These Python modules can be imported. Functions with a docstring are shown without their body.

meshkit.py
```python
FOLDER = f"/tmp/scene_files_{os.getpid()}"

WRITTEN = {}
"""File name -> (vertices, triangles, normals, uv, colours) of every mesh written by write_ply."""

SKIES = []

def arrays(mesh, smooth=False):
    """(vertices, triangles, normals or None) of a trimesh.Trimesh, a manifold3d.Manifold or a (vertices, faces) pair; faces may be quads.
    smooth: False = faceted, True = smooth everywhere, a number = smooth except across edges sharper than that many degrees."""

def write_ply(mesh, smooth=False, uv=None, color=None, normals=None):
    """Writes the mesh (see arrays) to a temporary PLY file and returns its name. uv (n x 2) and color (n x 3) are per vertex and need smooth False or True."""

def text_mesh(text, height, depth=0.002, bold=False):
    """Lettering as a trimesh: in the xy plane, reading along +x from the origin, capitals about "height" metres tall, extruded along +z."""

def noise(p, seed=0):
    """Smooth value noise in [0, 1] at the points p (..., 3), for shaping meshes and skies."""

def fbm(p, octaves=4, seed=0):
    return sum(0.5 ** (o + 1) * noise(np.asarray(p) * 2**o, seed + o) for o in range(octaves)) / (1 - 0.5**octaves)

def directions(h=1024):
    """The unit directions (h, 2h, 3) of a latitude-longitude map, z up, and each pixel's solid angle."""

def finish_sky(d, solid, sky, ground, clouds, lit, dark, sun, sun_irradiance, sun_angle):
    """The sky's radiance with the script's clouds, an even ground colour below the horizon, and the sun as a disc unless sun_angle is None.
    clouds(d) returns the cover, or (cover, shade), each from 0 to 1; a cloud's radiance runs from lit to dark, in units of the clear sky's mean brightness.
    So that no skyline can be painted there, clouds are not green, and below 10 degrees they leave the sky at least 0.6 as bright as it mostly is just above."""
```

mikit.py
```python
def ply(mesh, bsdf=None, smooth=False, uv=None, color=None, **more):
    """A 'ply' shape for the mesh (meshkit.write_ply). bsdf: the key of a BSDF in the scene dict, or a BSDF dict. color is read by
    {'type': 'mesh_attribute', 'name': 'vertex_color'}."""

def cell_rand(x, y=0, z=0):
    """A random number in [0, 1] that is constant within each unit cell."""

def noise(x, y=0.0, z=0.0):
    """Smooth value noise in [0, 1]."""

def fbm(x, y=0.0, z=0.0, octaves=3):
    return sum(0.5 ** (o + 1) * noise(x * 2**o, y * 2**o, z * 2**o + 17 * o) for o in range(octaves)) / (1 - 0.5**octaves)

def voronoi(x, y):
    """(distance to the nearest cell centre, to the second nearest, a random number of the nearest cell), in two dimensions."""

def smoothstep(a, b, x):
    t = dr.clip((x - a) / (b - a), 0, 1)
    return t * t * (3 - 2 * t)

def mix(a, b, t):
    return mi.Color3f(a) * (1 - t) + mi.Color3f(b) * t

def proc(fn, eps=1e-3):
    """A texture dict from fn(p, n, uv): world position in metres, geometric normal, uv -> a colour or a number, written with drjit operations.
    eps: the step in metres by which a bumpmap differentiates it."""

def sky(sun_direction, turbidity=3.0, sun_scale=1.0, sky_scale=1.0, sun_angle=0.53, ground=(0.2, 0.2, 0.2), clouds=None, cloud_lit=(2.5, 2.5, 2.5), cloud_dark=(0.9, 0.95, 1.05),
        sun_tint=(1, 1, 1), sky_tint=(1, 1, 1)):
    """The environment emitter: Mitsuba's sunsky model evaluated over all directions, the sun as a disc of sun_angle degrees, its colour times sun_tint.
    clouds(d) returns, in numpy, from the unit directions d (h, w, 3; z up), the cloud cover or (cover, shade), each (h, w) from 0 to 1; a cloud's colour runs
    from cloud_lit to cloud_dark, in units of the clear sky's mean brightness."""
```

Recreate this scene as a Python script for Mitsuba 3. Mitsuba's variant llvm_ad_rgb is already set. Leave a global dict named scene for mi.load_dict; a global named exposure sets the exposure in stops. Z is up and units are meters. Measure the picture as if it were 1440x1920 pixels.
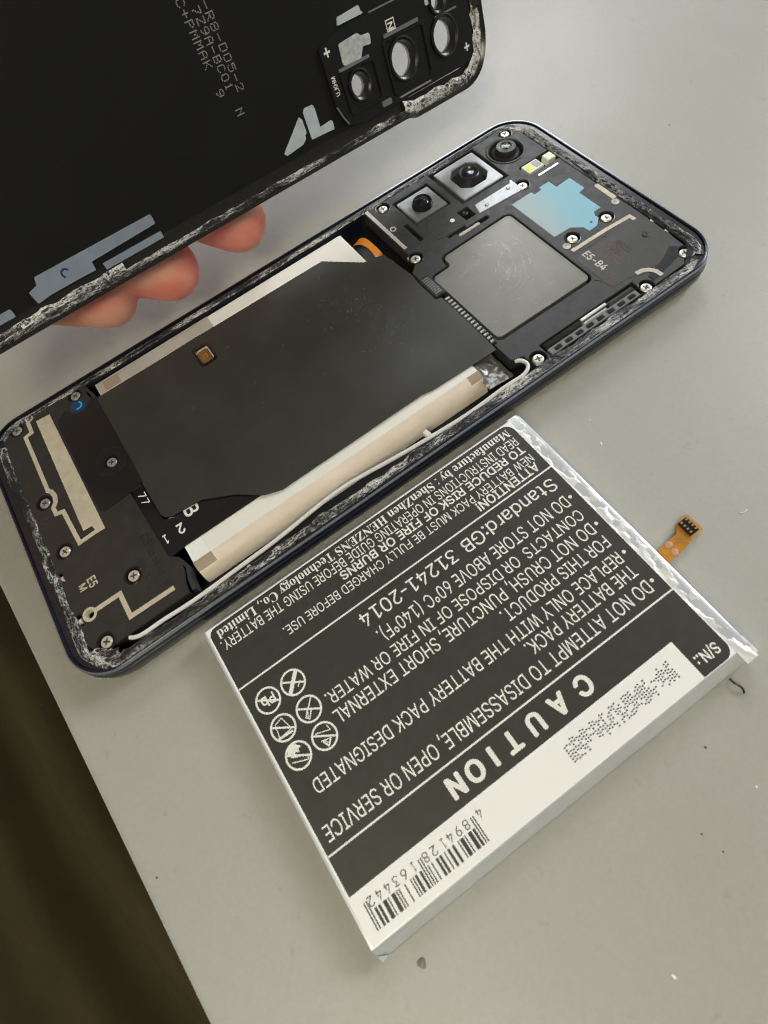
import math, json
import numpy as np, trimesh, manifold3d as m3, drjit as dr, mitsuba as mi
import mikit, meshkit
from shapely import Polygon, Point, LineString, box as sbox, union_all, affinity

# ------------------------------------------------------------------ camera, light, exposure
MM = 0.001
CAM = np.array([-27.85, -80.9157, 103.1051])            # mm, in the frame of the phone lying on the table
CAM_R = np.array([[0.8144739, -0.564092, -0.1357662], [-0.5679113, -0.7271842, -0.3855903], [0.1187814, 0.3911564, -0.9126268]])
T = mi.ScalarTransform4f
scene, labels = {}, {}
scene['camera'] = {'type': 'thinlens', 'fov': 71.5215, 'fov_axis': 'x', 'near_clip': 0.005, 'far_clip': 20.0,
                   'aperture_radius': 0.00035, 'focus_distance': 0.128,
                   'to_world': T().look_at(origin=(CAM * MM).tolist(), target=((CAM + 100 * CAM_R[2]) * MM).tolist(), up=(-CAM_R[1]).tolist())}
exposure = 0.78
# dim even light of the room's pale walls
scene['room_light'] = {'type': 'constant', 'radiance': {'type': 'rgb', 'value': [0.085, 0.085, 0.080]}}
LAMPS = [  # centre (m), target, size (m), radiance, label
    ((1.18, 0.02, 0.68), (0, 0, 0), (0.38, 0.36), (11.0, 11.25, 11.5), 'cool white panel lamp standing off the right side of the table'),
    ((0.72, 0.80, 0.74), (0, 0, 0), (0.50, 0.50), (4.1, 4.2, 4.2), 'white panel lamp over the far right corner of the table'),
    ((-0.36, -0.42, 0.66), (0, 0, 0), (0.28, 0.28), (8.0, 7.35, 5.1), 'warm white panel lamp over the left near side of the table'),
]

# ------------------------------------------------------------------ materials
def rgb(*c): return {'type': 'rgb', 'value': list(c)}
def mat(name, color, rough=0.5, metallic=0.0, spec=0.5, coat=0.0, bump=None, two=True, sheen=0.0):
    b = {'type': 'principled', 'base_color': color if isinstance(color, dict) else (mikit.proc(color) if callable(color) else rgb(*color)),
         'roughness': mikit.proc(rough) if callable(rough) else float(rough), 'metallic': float(metallic), 'specular': float(spec)}
    if coat: b['clearcoat'] = float(coat); b['clearcoat_gloss'] = 0.9
    if sheen: b['sheen'] = float(sheen)
    if bump is not None:
        fn, eps = bump
        b = {'type': 'bumpmap', 'arbitrary': mikit.proc(fn, eps), 'scale': 1.0, 'bsdf': b}
    scene[name] = {'type': 'twosided', 'bsdf': b} if two else b
N, F, SS, MX = mikit.noise, mikit.fbm, mikit.smoothstep, mikit.mix

def table_col(p, n, uv):
    x, y = p.x * 1000, p.y * 1000
    a = F(x * .012, y * .012, 3.1, 3); b = N(x * 2.2, y * 2.2, 7.0); c = F(x * .11, y * .07, 1.0, 3)
    col = MX((.370, .369, .347), (.404, .403, .382), a * .6 + c * .4)
    col = col * (0.975 + .05 * b)
    return MX(col, (.31, .30, .275), SS(.82, .94, N(x * .33, y * .33, 11.0)) * SS(.62, .85, N(x * 1.4, y * 1.4, 2.0)) * .35)
mat('mat_table', table_col, lambda p, n, uv: .36 + .16 * F(p.x * 18, p.y * 30, 2.0, 3), spec=.5)
mat('mat_table_edge', (.30, .285, .24), .5)
mat('mat_cloth', lambda p, n, uv: MX((.064, .053, .029), (.090, .075, .041), F(p.x * 60, p.y * 40, p.z * 60, 3)), .9, spec=.1, sheen=.3)

def dark_var(c, s=.25, k=.35):
    lo, hi = tuple(float(q) * (1 - s) for q in c), tuple(float(q) * (1 + s) for q in c)
    return lambda p, n, uv: MX(lo, hi, F(p.x * 1000 * k, p.y * 1000 * k, p.z * 1000 * k, 4))
mat('mat_frame', dark_var((.007, .010, .020), .35, .5), .13, 0.3, coat=.9)
mat('mat_trim', (.42, .46, .54), .22, .8)
mat('mat_ledge', dark_var((.013, .016, .020), .3, .8), .28)
mat('mat_plate', dark_var((.030, .032, .034), .30, .6), lambda p, n, uv: .42 + .2 * F(p.x * 900, p.y * 900, 1.0, 3),
    bump=(lambda p, n, uv: 2.2e-5 * N(p.x * 4500, p.y * 4500, p.z * 4500), 5e-5))
mat('mat_subplate', dark_var((.030, .029, .026), .2, .5), .42, bump=(lambda p, n, uv: 1.6e-5 * N(p.x * 4500, p.y * 4500, p.z * 4500), 5e-5))
mat('mat_black', (.006, .006, .007), .45)
mat('mat_gloss_black', (.012, .012, .013), .13)
def film_bump(p, n, uv):
    r = dr.sqrt(dr.square(p.x * 1000 - 2.0) + dr.square(p.y * 1000 - 8.0))
    ring = SS(6., 7.5, r) * (1 - SS(15., 17., r)) * dr.sin(r * 1.5) * 1.6e-5
    return ring + 9e-5 * F(p.x * 70, p.y * 70, 1.0, 2) + 4e-6 * N(p.x * 6000, p.y * 6000, 1.0)
mat('mat_film', lambda p, n, uv: MX((.030, .0297, .027), (.041, .0406, .037), F(p.x * 160, p.y * 160, 1.0, 4)), lambda p, n, uv: .33 + .24 * F(p.x * 90, p.y * 90, 4.0, 5), bump=(film_bump, 1e-4))
mat('mat_tape', (.016, .016, .016), .27)
mat('mat_scuff', (.11, .11, .105), .6)
mat('mat_trace', lambda p, n, uv: MX((.50, .44, .34), (.66, .60, .49), F(p.x * 700, p.y * 700, 1.0, 4)), .48, .12)
mat('mat_trace_pale', lambda p, n, uv: MX((.46, .42, .38), (.60, .56, .52), F(p.x * 900, p.y * 900, 1.0, 3)), .5, .1)
mat('mat_screw', dark_var((.80, .77, .70), .12, 1.5), .30, .55)
mat('mat_screw_dim', dark_var((.50, .49, .46), .2, 1.5), .3, .6)
mat('mat_recess_shade', (.05, .045, .04), .4)
def shield_bump(p, n, uv): return .3e-4 * F(p.x * 150, p.y * 150, 3.0, 3) + 7e-6 * N(p.x * 2500, p.y * 500, 1.0)
mat('mat_shield', lambda p, n, uv: MX((.145, .143, .128), (.18, .177, .16), F(p.x * 200, p.y * 260, 2.0, 4)), lambda p, n, uv: .36 + .1 * F(p.x * 160, p.y * 90, 6.0, 3), .4, bump=(shield_bump, 1e-4))
mat('mat_grille', dark_var((.15, .155, .165), .15, .8), .4, .2)
mat('mat_silver', dark_var((.60, .60, .60), .12, .8), .3, .8)
mat('mat_silver_dull', dark_var((.27, .28, .29), .15, .8), .36, .6)
mat('mat_blue', lambda p, n, uv: MX((.235, .50, .65), (.36, .47, .51), SS(.069, .058, p.x - .25 * p.y)), .5, 0.)
mat('mat_lens', (.004, .004, .006), .05, coat=1.0)
mat('mat_lens_coated', (.020, .012, .030), .03, .3, coat=1.0)
mat('mat_barrel', (.022, .022, .024), .3)
mat('mat_led', (.90, .93, .80), .5); mat('mat_phosphor', (.80, .88, .06), .5); mat('mat_led_body', (.78, .77, .72), .4)
mat('mat_white_cell', (.80, .795, .76), .42)
mat('mat_frost', lambda p, n, uv: MX((.40, .37, .345), (.48, .45, .42), F(p.x * 300, p.y * 300, 1.0, 3)), .55)
mat('mat_cream', lambda p, n, uv: MX((.70, .60, .52), (.78, .69, .61), F(p.x * 200, p.y * 500, 1.0, 3)), .45)
mat('mat_flap', (.13, .125, .115), .25, .2)
mat('mat_brown', (.36, .28, .21), .5)
mat('mat_orange', lambda p, n, uv: MX((.62, .17, .008), (.80, .28, .015), F(p.x * 500, p.y * 500, 1.0, 3)), .22, coat=.5)
mat('mat_amber', lambda p, n, uv: MX((.36, .15, .018), (.52, .23, .03), F(p.x * 700, p.y * 700, 1.0, 3)), .25, coat=.5)
mat('mat_sensor', (.20, .10, .03), .3)
mat('mat_solder', (.66, .36, .22), .3, .3)
mat('mat_gold', (.80, .58, .22), .25, .9)
mat('mat_wire', (.72, .73, .74), .3)
mat('mat_ink_white', (.78, .78, .75), .5)
mat('mat_ink_grey', (.30, .30, .30), .6)
mat('mat_ink_red', (.16, .035, .035), .6); mat('mat_ink_dark', (.012, .012, .012), .7)
mat('mat_blue_dot', (.008, .05, .13), .12, coat=.8); mat('mat_seal_highlight', (.05, .40, .70), .3)
mat('mat_pen', (.02, .025, .16), .5)
def foil_bump(p, n, uv): return 3.4e-4 * F(p.x * 330, p.y * 190, p.z * 330, 4)
mat('mat_foil', lambda p, n, uv: MX((.74, .74, .735), (.88, .88, .87), F(p.x * 300, p.y * 300, 1.0, 3)), .40, .4, bump=(foil_bump, 1e-4))
mat('mat_pouch', lambda p, n, uv: MX((.55, .575, .61), (.66, .685, .72), F(p.x * 200, p.y * 200, 1.0, 3)), .32, .35, bump=(lambda p, n, uv: 6e-5 * F(p.x * 250, p.y * 250, p.z * 250, 3), 1e-4))
mat('mat_label_white', (.86, .865, .87), .40)
mat('mat_label_black', lambda p, n, uv: MX((.033, .032, .028), (.041, .040, .035), F(p.x * 500, p.y * 500, 1.0, 3)), .46, bump=(lambda p, n, uv: 3e-5 * F(p.x * 120, p.y * 120, 1.0, 2), 1e-4))
mat('mat_ink_black', (.035, .033, .030), .5)
def glue_col(lo, hi, a, b):     # uv: millimetres along the bead, 0 to 1 across it
    def f(p, n, uv):
        s, u = uv.x, uv.y
        q = s + 1.6 * F(s * .7, u * 3., 3.0, 2)
        v1 = 1 - dr.abs(2 * F(q * .8, u * 4.5, 1.0, 3) - 1); v2 = 1 - dr.abs(2 * F(q * 2.1 + u * 3., u * 6. - s * .6, 5.0, 2) - 1)
        patch = F(s * .16, u * 1.5, 9.0, 3)
        w = dr.maximum(v1, v2 * .97) + (patch - .5) * .75
        return MX(lo, hi, SS(a, b, w) * (.55 + .45 * N(s * 3.3, u * 7., 2.0)))
    return f
GB = (lambda p, n, uv: 2.6e-4 * F(uv.x * 1.6, uv.y * 7., 2.0, 3), 6e-5)
mat('mat_glue_dark', glue_col((.012, .015, .020), (.55, .56, .58), .90, 1.06), .26, bump=GB)
mat('mat_glue_pale', glue_col((.018, .019, .021), (.66, .66, .65), .84, 1.04), .30, bump=GB)
mat('mat_glue_bright', glue_col((.04, .04, .04), (.92, .92, .91), .62, .95), .26, bump=GB)
mat('mat_cover', lambda p, n, uv: MX((.0070, .0070, .0072), (.0100, .0100, .0102), F(p.x * 120, p.z * 120, 1.0, 4)), .42, spec=.25)
mat('mat_cover_edge', (.016, .015, .014), .22)
mat('mat_module', (.0075, .0075, .0085), .3)
mat('mat_foam', lambda p, n, uv: MX((.19, .23, .31), (.25, .30, .385), F(p.x * 400, p.y * 400, p.z * 400, 3)), .7)
mat('mat_foam_pale', lambda p, n, uv: MX((.38, .43, .51), (.54, .60, .68), F(p.x * 500, p.y * 500, p.z * 500, 4)), .6)
mat('mat_gel', lambda p, n, uv: MX((.25, .27, .30), (.72, .75, .78), F(p.x * 900, p.y * 900, p.z * 900, 4)), .2, coat=.5)
mat('mat_skin', lambda p, n, uv: MX((.96, .47, .35), (.94, .29, .235), SS(.3, .7, F(p.x * 130, p.y * 130, p.z * 130, 3))), .46, spec=.4,
    bump=(lambda p, n, uv: 1.4e-5 * F(p.x * 2600, p.y * 2600, p.z * 2600, 2) + 4e-5 * N(p.x * 400, p.y * 900, p.z * 400), 6e-5))
mat('mat_nail', (.78, .50, .42), .25)
mat('mat_crumb', (.85, .84, .80), .6); mat('mat_flake', (.17, .165, .15), .35); mat('mat_crumb_dark', (.06, .055, .045), .6)
mat('mat_lamp_body', (.7, .7, .7), .5)

# ------------------------------------------------------------------ helpers (all shapes in mm)
used = {}
def key_of(name, parent=None):
    base = (parent + '__' + name) if parent else name
    k = used.get(base, 0); used[base] = k + 1
    return base if k == 0 else f'{base}_{k:03d}'
def arr(m):
    if hasattr(m, 'to_mesh'):
        q = m.to_mesh(); return np.array(q.vert_properties[:, :3], float), np.array(q.tri_verts, int)
    if isinstance(m, (tuple, list)): return np.array(m[0], float), np.array(m[1], int)
    return np.array(m.vertices, float), np.array(m.faces, int)
FRAMES = {'world': (np.eye(3), np.zeros(3))}
frame = 'world'
def put(name, mesh, m, parent=None, smooth=False, label=None, cat=None, group=None, kind=None, **more):
    v, f = arr(mesh)
    if f.shape[1] == 4: f = np.vstack([f[:, [0, 1, 2]], f[:, [0, 2, 3]]])
    R_, t_ = FRAMES[frame]
    v = (v @ R_.T + t_) * MM
    k = key_of(name, parent)
    scene[k] = mikit.ply(trimesh.Trimesh(v, f, process=False), m, smooth, **more)
    tag(k, label, cat, group, kind)
    return k
def tag(k, label=None, cat=None, group=None, kind=None):
    d = {a: b for a, b in (('label', label), ('category', cat), ('group', group), ('kind', kind)) if b}
    if d: labels[k] = d
def thing(name, label, cat, group=None):
    k = key_of(name); tag(k, label, cat, group); return k
def ex(poly, z0, z1):
    """extrude a shapely polygon (or many) between two heights -> manifold"""
    gs = [g for g in getattr(poly, 'geoms', [poly]) if g.area > 1e-6]
    rings = []
    for g in gs:
        rings.append(np.array(g.exterior.coords[:-1])); rings += [np.array(r.coords[:-1]) for r in g.interiors]
    return m3.CrossSection(rings, m3.FillRule.EvenOdd).extrude(z1 - z0).translate((0, 0, z0))
def P(pts): return Polygon(pts).buffer(0)
def rnd(poly, r): return poly.buffer(-r, quad_segs=6).buffer(2 * r, quad_segs=6).buffer(-r, quad_segs=6)
def line(pts, w, cap='flat', join='mitre'): return LineString(pts).buffer(w / 2, cap_style=cap, join_style=join)
def cyl(x, y, z0, z1, r0, r1=None, n=28): return m3.Manifold.cylinder(z1 - z0, r0, r0 if r1 is None else r1, n).translate((x, y, z0))
def bx(x0, x1, y0, y1, z0, z1): return m3.Manifold.cube((x1 - x0, y1 - y0, z1 - z0)).translate((x0, y0, z0))
def slab(poly, z0, z1, b=.15):
    """plate with a chamfered upper edge: stacked extrusions"""
    q = poly.buffer(-b, join_style='mitre')
    return ex(poly, z0, z1 - b) + ex(poly.buffer(-b * .35, join_style='mitre'), z1 - b, z1 - b * .45) + ex(q, z1 - b * .45, z1)
def lathe(profile, x, y, n=32):
    """closed surface of revolution about z through (r, z) points"""
    return m3.CrossSection([np.array(profile, float)], m3.FillRule.NonZero).revolve(n).translate((x, y, 0))
def tube(pts, r, n=10, sub=4):
    from scipy.interpolate import CubicSpline
    p = np.array(pts, float); s = np.r_[0, np.cumsum(np.linalg.norm(np.diff(p, axis=0), axis=1))]
    q = CubicSpline(s, p)(np.linspace(0, s[-1], (len(p) - 1) * sub + 1)) if sub > 1 else p
    t = np.gradient(q, axis=0); t /= np.linalg.norm(t, axis=1, keepdims=True)
    a = np.cross(t, [0, 0, 1.0]); a /= np.linalg.norm(a, axis=1, keepdims=True) + 1e-9; b = np.cross(a, t)
    an = np.arange(n) * 2 * np.pi / n; rr = np.broadcast_to(r, len(q)).reshape(-1, 1, 1)
    v = (q[:, None] + rr * (np.cos(an)[None, :, None] * a[:, None] + np.sin(an)[None, :, None] * b[:, None])).reshape(-1, 3)
    i, j = np.meshgrid(np.arange(len(q) - 1), np.arange(n), indexing='ij')
    f = np.stack([i * n + j, i * n + (j + 1) % n, (i + 1) * n + (j + 1) % n, (i + 1) * n + j], -1).reshape(-1, 4)
    f = np.vstack([f[:, [0, 2, 1]], f[:, [0, 3, 2]]])
    e0, e1 = len(v), len(v) + 1
    v = np.vstack([v, q[:1], q[-1:]]); k = (len(q) - 1) * n; jj = np.arange(n)
    f = np.vstack([f, np.stack([np.full(n, e0), jj, (jj + 1) % n], 1), np.stack([np.full(n, e1), k + (jj + 1) % n, k + jj], 1)])
    return v, f
def rrect(hl, hw, r, n=14, cx=0., cy=0., step=None):
    """rounded rectangle: points and outward normals, counter-clockwise"""
    pts, nor = [], []
    for sx, sy, a0 in ((1, 1, 0), (-1, 1, 90), (-1, -1, 180), (1, -1, 270)):
        for k in range(n + 1):
            a = math.radians(a0 + 90 * k / n); c, s = math.cos(a), math.sin(a)
            pts.append((cx + sx * (hl - r) + r * c, cy + sy * (hw - r) + r * s)); nor.append((c, s))
    pts, nor = np.array(pts), np.array(nor)
    if step:
        P2, N2 = [], []
        for i in range(len(pts)):
            a, b = pts[i], pts[(i + 1) % len(pts)]; m = max(1, int(np.linalg.norm(b - a) / step))
            for q in range(m):
                w = q / m; P2.append(a * (1 - w) + b * w); nn = nor[i] * (1 - w) + nor[(i + 1) % len(pts)] * w; N2.append(nn / np.linalg.norm(nn))
        pts, nor = np.array(P2), np.array(N2)
    return pts, nor
def ring_loft(pts, nor, prof, closed=True, warp=None):
    """sweep a profile of (inset, z) round an outline; closed: the profile is a loop"""
    n, m = len(pts), len(prof)
    v = np.array([np.c_[pts - nor * d, np.full(n, z)] for d, z in prof])      # m,n,3
    if warp is not None: v = warp(v)
    i, j = np.meshgrid(np.arange(m if closed else m - 1), np.arange(n), indexing='ij')
    a, b = i % m, (i + 1) % m
    f = np.stack([a * n + j, a * n + (j + 1) % n, b * n + (j + 1) % n, b * n + j], -1).reshape(-1, 4)
    return v.reshape(-1, 3), np.vstack([f[:, [0, 1, 2]], f[:, [0, 2, 3]]])
def glue_ribbon(pts, nor, d0, d1, z, height, seed, wob=.5, k=9, closed=True):
    """an uneven bead of torn adhesive along an outline"""
    n = len(pts); u = np.linspace(0, 1, k)
    s = np.r_[0, np.cumsum(np.linalg.norm(np.diff(pts, axis=0), axis=1))]
    q = np.c_[pts, np.full(n, seed * 7.7)]
    a = d0 + wob * (meshkit.fbm(q * .35, 4, seed) - .5) * 1.6; b = d1 + wob * (meshkit.fbm(q * .35, 4, seed + 9) - .5) * 2
    dd = a[None] * (1 - u[:, None]) + b[None] * u[:, None]
    xy = pts[None] - nor[None] * dd[..., None]
    w = np.concatenate([xy, np.full((k, n, 1), seed * 3.1)], -1)
    hh = np.sin(np.pi * u)[:, None] ** .6 * height * (.15 + 1.5 * np.clip(meshkit.fbm(w * 1.1, 4, seed + 3) - .22, 0, 1))
    v = np.concatenate([xy, (z - .12 + .12 * (np.sin(np.pi * u) > .1)[:, None] + hh)[..., None]], -1)
    i, j = np.meshgrid(np.arange(k - 1), np.arange(n if closed else n - 1), indexing='ij')
    f = np.stack([i * n + j, i * n + (j + 1) % n, (i + 1) * n + (j + 1) % n, (i + 1) * n + j], -1).reshape(-1, 4)
    uv = np.stack([np.broadcast_to(s[None], (k, n)), np.broadcast_to(u[:, None], (k, n))], -1).reshape(-1, 2)
    return v.reshape(-1, 3), np.vstack([f[:, [0, 1, 2]], f[:, [0, 2, 3]]]), uv
def text(s, start, length, cap, z, d=(-1, 0), up=(0, -1), bold=False, depth=.03):
    t = meshkit.text_mesh(s, 1.0, depth, bold); v = np.array(t.vertices)
    x0, x1 = v[:, 0].min(), v[:, 0].max()
    lx, ly = (v[:, 0] - x0) / (x1 - x0) * length, v[:, 1] * cap
    xy = np.array(start)[None] + lx[:, None] * np.array(d)[None] + ly[:, None] * np.array(up)[None]
    return np.c_[xy, z + v[:, 2]], np.array(t.faces)
def spaced(s, start, length, cap, z, d=(-1, 0), up=(0, -1), bold=False, wide=1.0, depth=.03):
    """widely tracked lettering: the same gap between all characters"""
    ms, ws = [], []
    for c in s:
        if c == ' ': ms.append(None); ws.append(.35); continue
        t = meshkit.text_mesh(c, 1.0, depth, bold); v = np.array(t.vertices); v[:, 0] -= v[:, 0].min(); ms.append((v, np.array(t.faces))); ws.append(v[:, 0].max())
    k = cap * wide; gap = (length - k * sum(ws)) / (len(s) - 1); x, out = 0., []
    for m_, w in zip(ms, ws):
        if m_ is not None:
            v = m_[0]; lx, ly = x + v[:, 0] * k, v[:, 1] * cap
            out.append((np.c_[np.array(start)[None] + lx[:, None] * np.array(d)[None] + ly[:, None] * np.array(up)[None], z + v[:, 2]], m_[1]))
        x += w * k + gap
    return join(out)
def join(ms):
    vs, fs, k = [], [], 0
    for m in ms:
        v, f = arr(m)
        if f.shape[1] == 4: f = np.vstack([f[:, [0, 1, 2]], f[:, [0, 2, 3]]])
        vs.append(v); fs.append(f + k); k += len(v)
    return np.vstack(vs), np.vstack(fs)

# ------------------------------------------------------------------ lamps (outside the frame)
for (c, tgt, size, rad, lab) in LAMPS:
    k = thing('panel_lamp', lab, 'lamp')
    c, tgt = np.array(c), np.array(tgt); z = (tgt - c) / np.linalg.norm(tgt - c)
    x = np.cross([0, 0, 1.0], z); x /= np.linalg.norm(x); y = np.cross(z, x)
    Rl = np.array([x, y, z]).T
    q = np.array([[-1, -1, 0], [1, -1, 0], [1, 1, 0], [-1, 1, 0.]]) * [size[0] / 2, size[1] / 2, 0]
    scene[key_of('diffuser', k)] = mikit.ply(trimesh.Trimesh(q @ Rl.T + c, [[0, 1, 2], [0, 2, 3]], process=False), 'mat_lamp_body', emitter={'type': 'area', 'radiance': rgb(*rad)})
    h = arr(ex(sbox(-size[0] / 2 - .02, -size[1] / 2 - .02, size[0] / 2 + .02, size[1] / 2 + .02), -.05, -.003))
    scene[key_of('housing', k)] = mikit.ply(trimesh.Trimesh(h[0] @ Rl.T + c, h[1], process=False), 'mat_lamp_body')

# ------------------------------------------------------------------ table and the cloth beside it
e0, e1 = np.array([-93.0, 1.1]), np.array([-85.9, -90.2]); ed = (e1 - e0) / np.linalg.norm(e1 - e0)
tp = Polygon([e0 - ed * 750, e0 + ed * 420, (850, -420), (850, 750)])
v, f = arr(ex(tp, -22, -.8) + ex(tp.buffer(-.35, join_style='mitre'), -.8, -.3) + ex(tp.buffer(-.9, join_style='mitre'), -.3, 0))
put('table', (v, f), 'mat_table', kind='structure')
gx, gy = np.meshgrid(np.linspace(-1250, 40, 300), np.linspace(-700, 800, 160))
wx = gx + .16 * gy + 26 * (meshkit.noise(np.stack([gx * .006, gy * .008, 0 * gx], -1), 5) - .5)
fold = lambda c, w, h: h * np.exp(-((wx - c) / w) ** 2)
gz = -235 - .10 * np.maximum(gx + 250, -200) + fold(-215, 17, 26) + fold(-262, 13, 20) + fold(-300, 22, 30) + fold(-355, 15, 22) + fold(-400, 25, 32) + fold(-470, 20, 28) + fold(-540, 30, 36) + fold(-640, 24, 30) + fold(-760, 34, 40) + fold(-900, 30, 34) + 14 * (meshkit.fbm(np.stack([gx * .012, gy * .006, 0 * gx], -1), 3, 8) - .5)
n0, n1 = gx.shape; ii, jj = np.meshgrid(np.arange(n0 - 1), np.arange(n1 - 1), indexing='ij')
ff = np.stack([ii * n1 + jj, ii * n1 + jj + 1, (ii + 1) * n1 + jj + 1, (ii + 1) * n1 + jj], -1).reshape(-1, 4)
put('draped_cloth', (np.stack([gx, gy, gz], -1).reshape(-1, 3), ff), 'mat_cloth', smooth=True, label='dark brown cloth in long soft folds below the table edge', cat='cloth')

# ------------------------------------------------------------------ the opened phone
phone = thing('smartphone', 'opened dark blue smartphone on the table with its back off and inner parts showing', 'smartphone')
HL, HW, CR = 80.5, 35.35, 9.0
po, pn = rrect(82.45, 36.1, 10.0, 16, .45, .72, step=3.0)
put('frame', ring_loft(po, pn, [(1.6, .15), (.55, 1.2), (.12, 2.4), (0, 3.6), (.1, 4.6), (.16, 4.75), (.34, 4.85), (.22, 5.0), (.3, 5.7), (.5, 6.25), (.72, 6.55), (.95, 6.66), (1.15, 6.6), (1.25, 6.35), (1.28, .15)]), 'mat_frame', phone, smooth=50)
outer = Polygon(po - pn * 1.2)
bay = rnd(P([(-77.1, -32.4), (-77.1, 33.6), (78.0, 33.9), (78.0, -27.5), (72, -32.6)]), 2.0)
led = outer.difference(bay)
put('ledge', slab(led, 1.2, 6.25, .25), 'mat_ledge', phone)
put('tray', ex(outer, .35, 1.4), 'mat_black', phone)
put('inner_wall', ex(LineString([(-52, 33.75), (27.5, 33.75)]).buffer(.28), 1.4, 5.75), 'mat_frame', phone)
put('trim_line', ring_loft(po, pn, [(.40, 6.06), (.34, 6.2), (.42, 6.38), (.6, 6.54), (.72, 6.54), (.72, 6.2)]), 'mat_trim', phone, smooth=40)
# torn adhesive along the ledge
gp, gn = rrect(HL, HW, CR, 30, step=.34)
near = (gp[:, 1] < -20); far_ = (gp[:, 1] > 20); rt = gp[:, 0] > 76
ins0 = np.where(near, 1.9, 1.75); 
def glue(sel, d0, d1, z, h, seed, m, wob=.5, lab=None):
    idx = np.nonzero(sel)[0]
    brk = np.nonzero(np.diff(idx) > 1)[0]
    if len(brk): idx = np.r_[idx[brk[0] + 1:], idx[:brk[0] + 1]]
    v_, f_, uv_ = glue_ribbon(gp[idx], gn[idx], d0, d1, z, h, seed, wob, closed=False)
    put('adhesive', (v_, f_), m, phone, smooth=True, label=lab, uv=uv_)
glue((gp[:, 1] < -29) & (gp[:, 0] > -77.5) & (gp[:, 0] < 76.5), .95, 3.25, 6.25, .5, 3, 'mat_glue_pale', .8, 'uneven band of torn adhesive along the near long edge')
glue((gp[:, 0] > 77.0) & (gp[:, 1] > -33), .2, 2.2, 6.3, .6, 5, 'mat_glue_pale', .6)
glue((gp[:, 1] > 32.5) & (gp[:, 0] < 79), .35, 1.8, 6.3, .45, 6, 'mat_glue_pale', .5)
glue((gp[:, 0] < -76.5) & (gp[:, 1] < 31), 1.2, 3.3, 6.3, .5, 7, 'mat_glue_pale', .6)
glue((gp[:, 0] < -72) & (gp[:, 1] < -30), 2.6, 4.6, 6.3, .6, 8, 'mat_glue_pale', .7)

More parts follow.
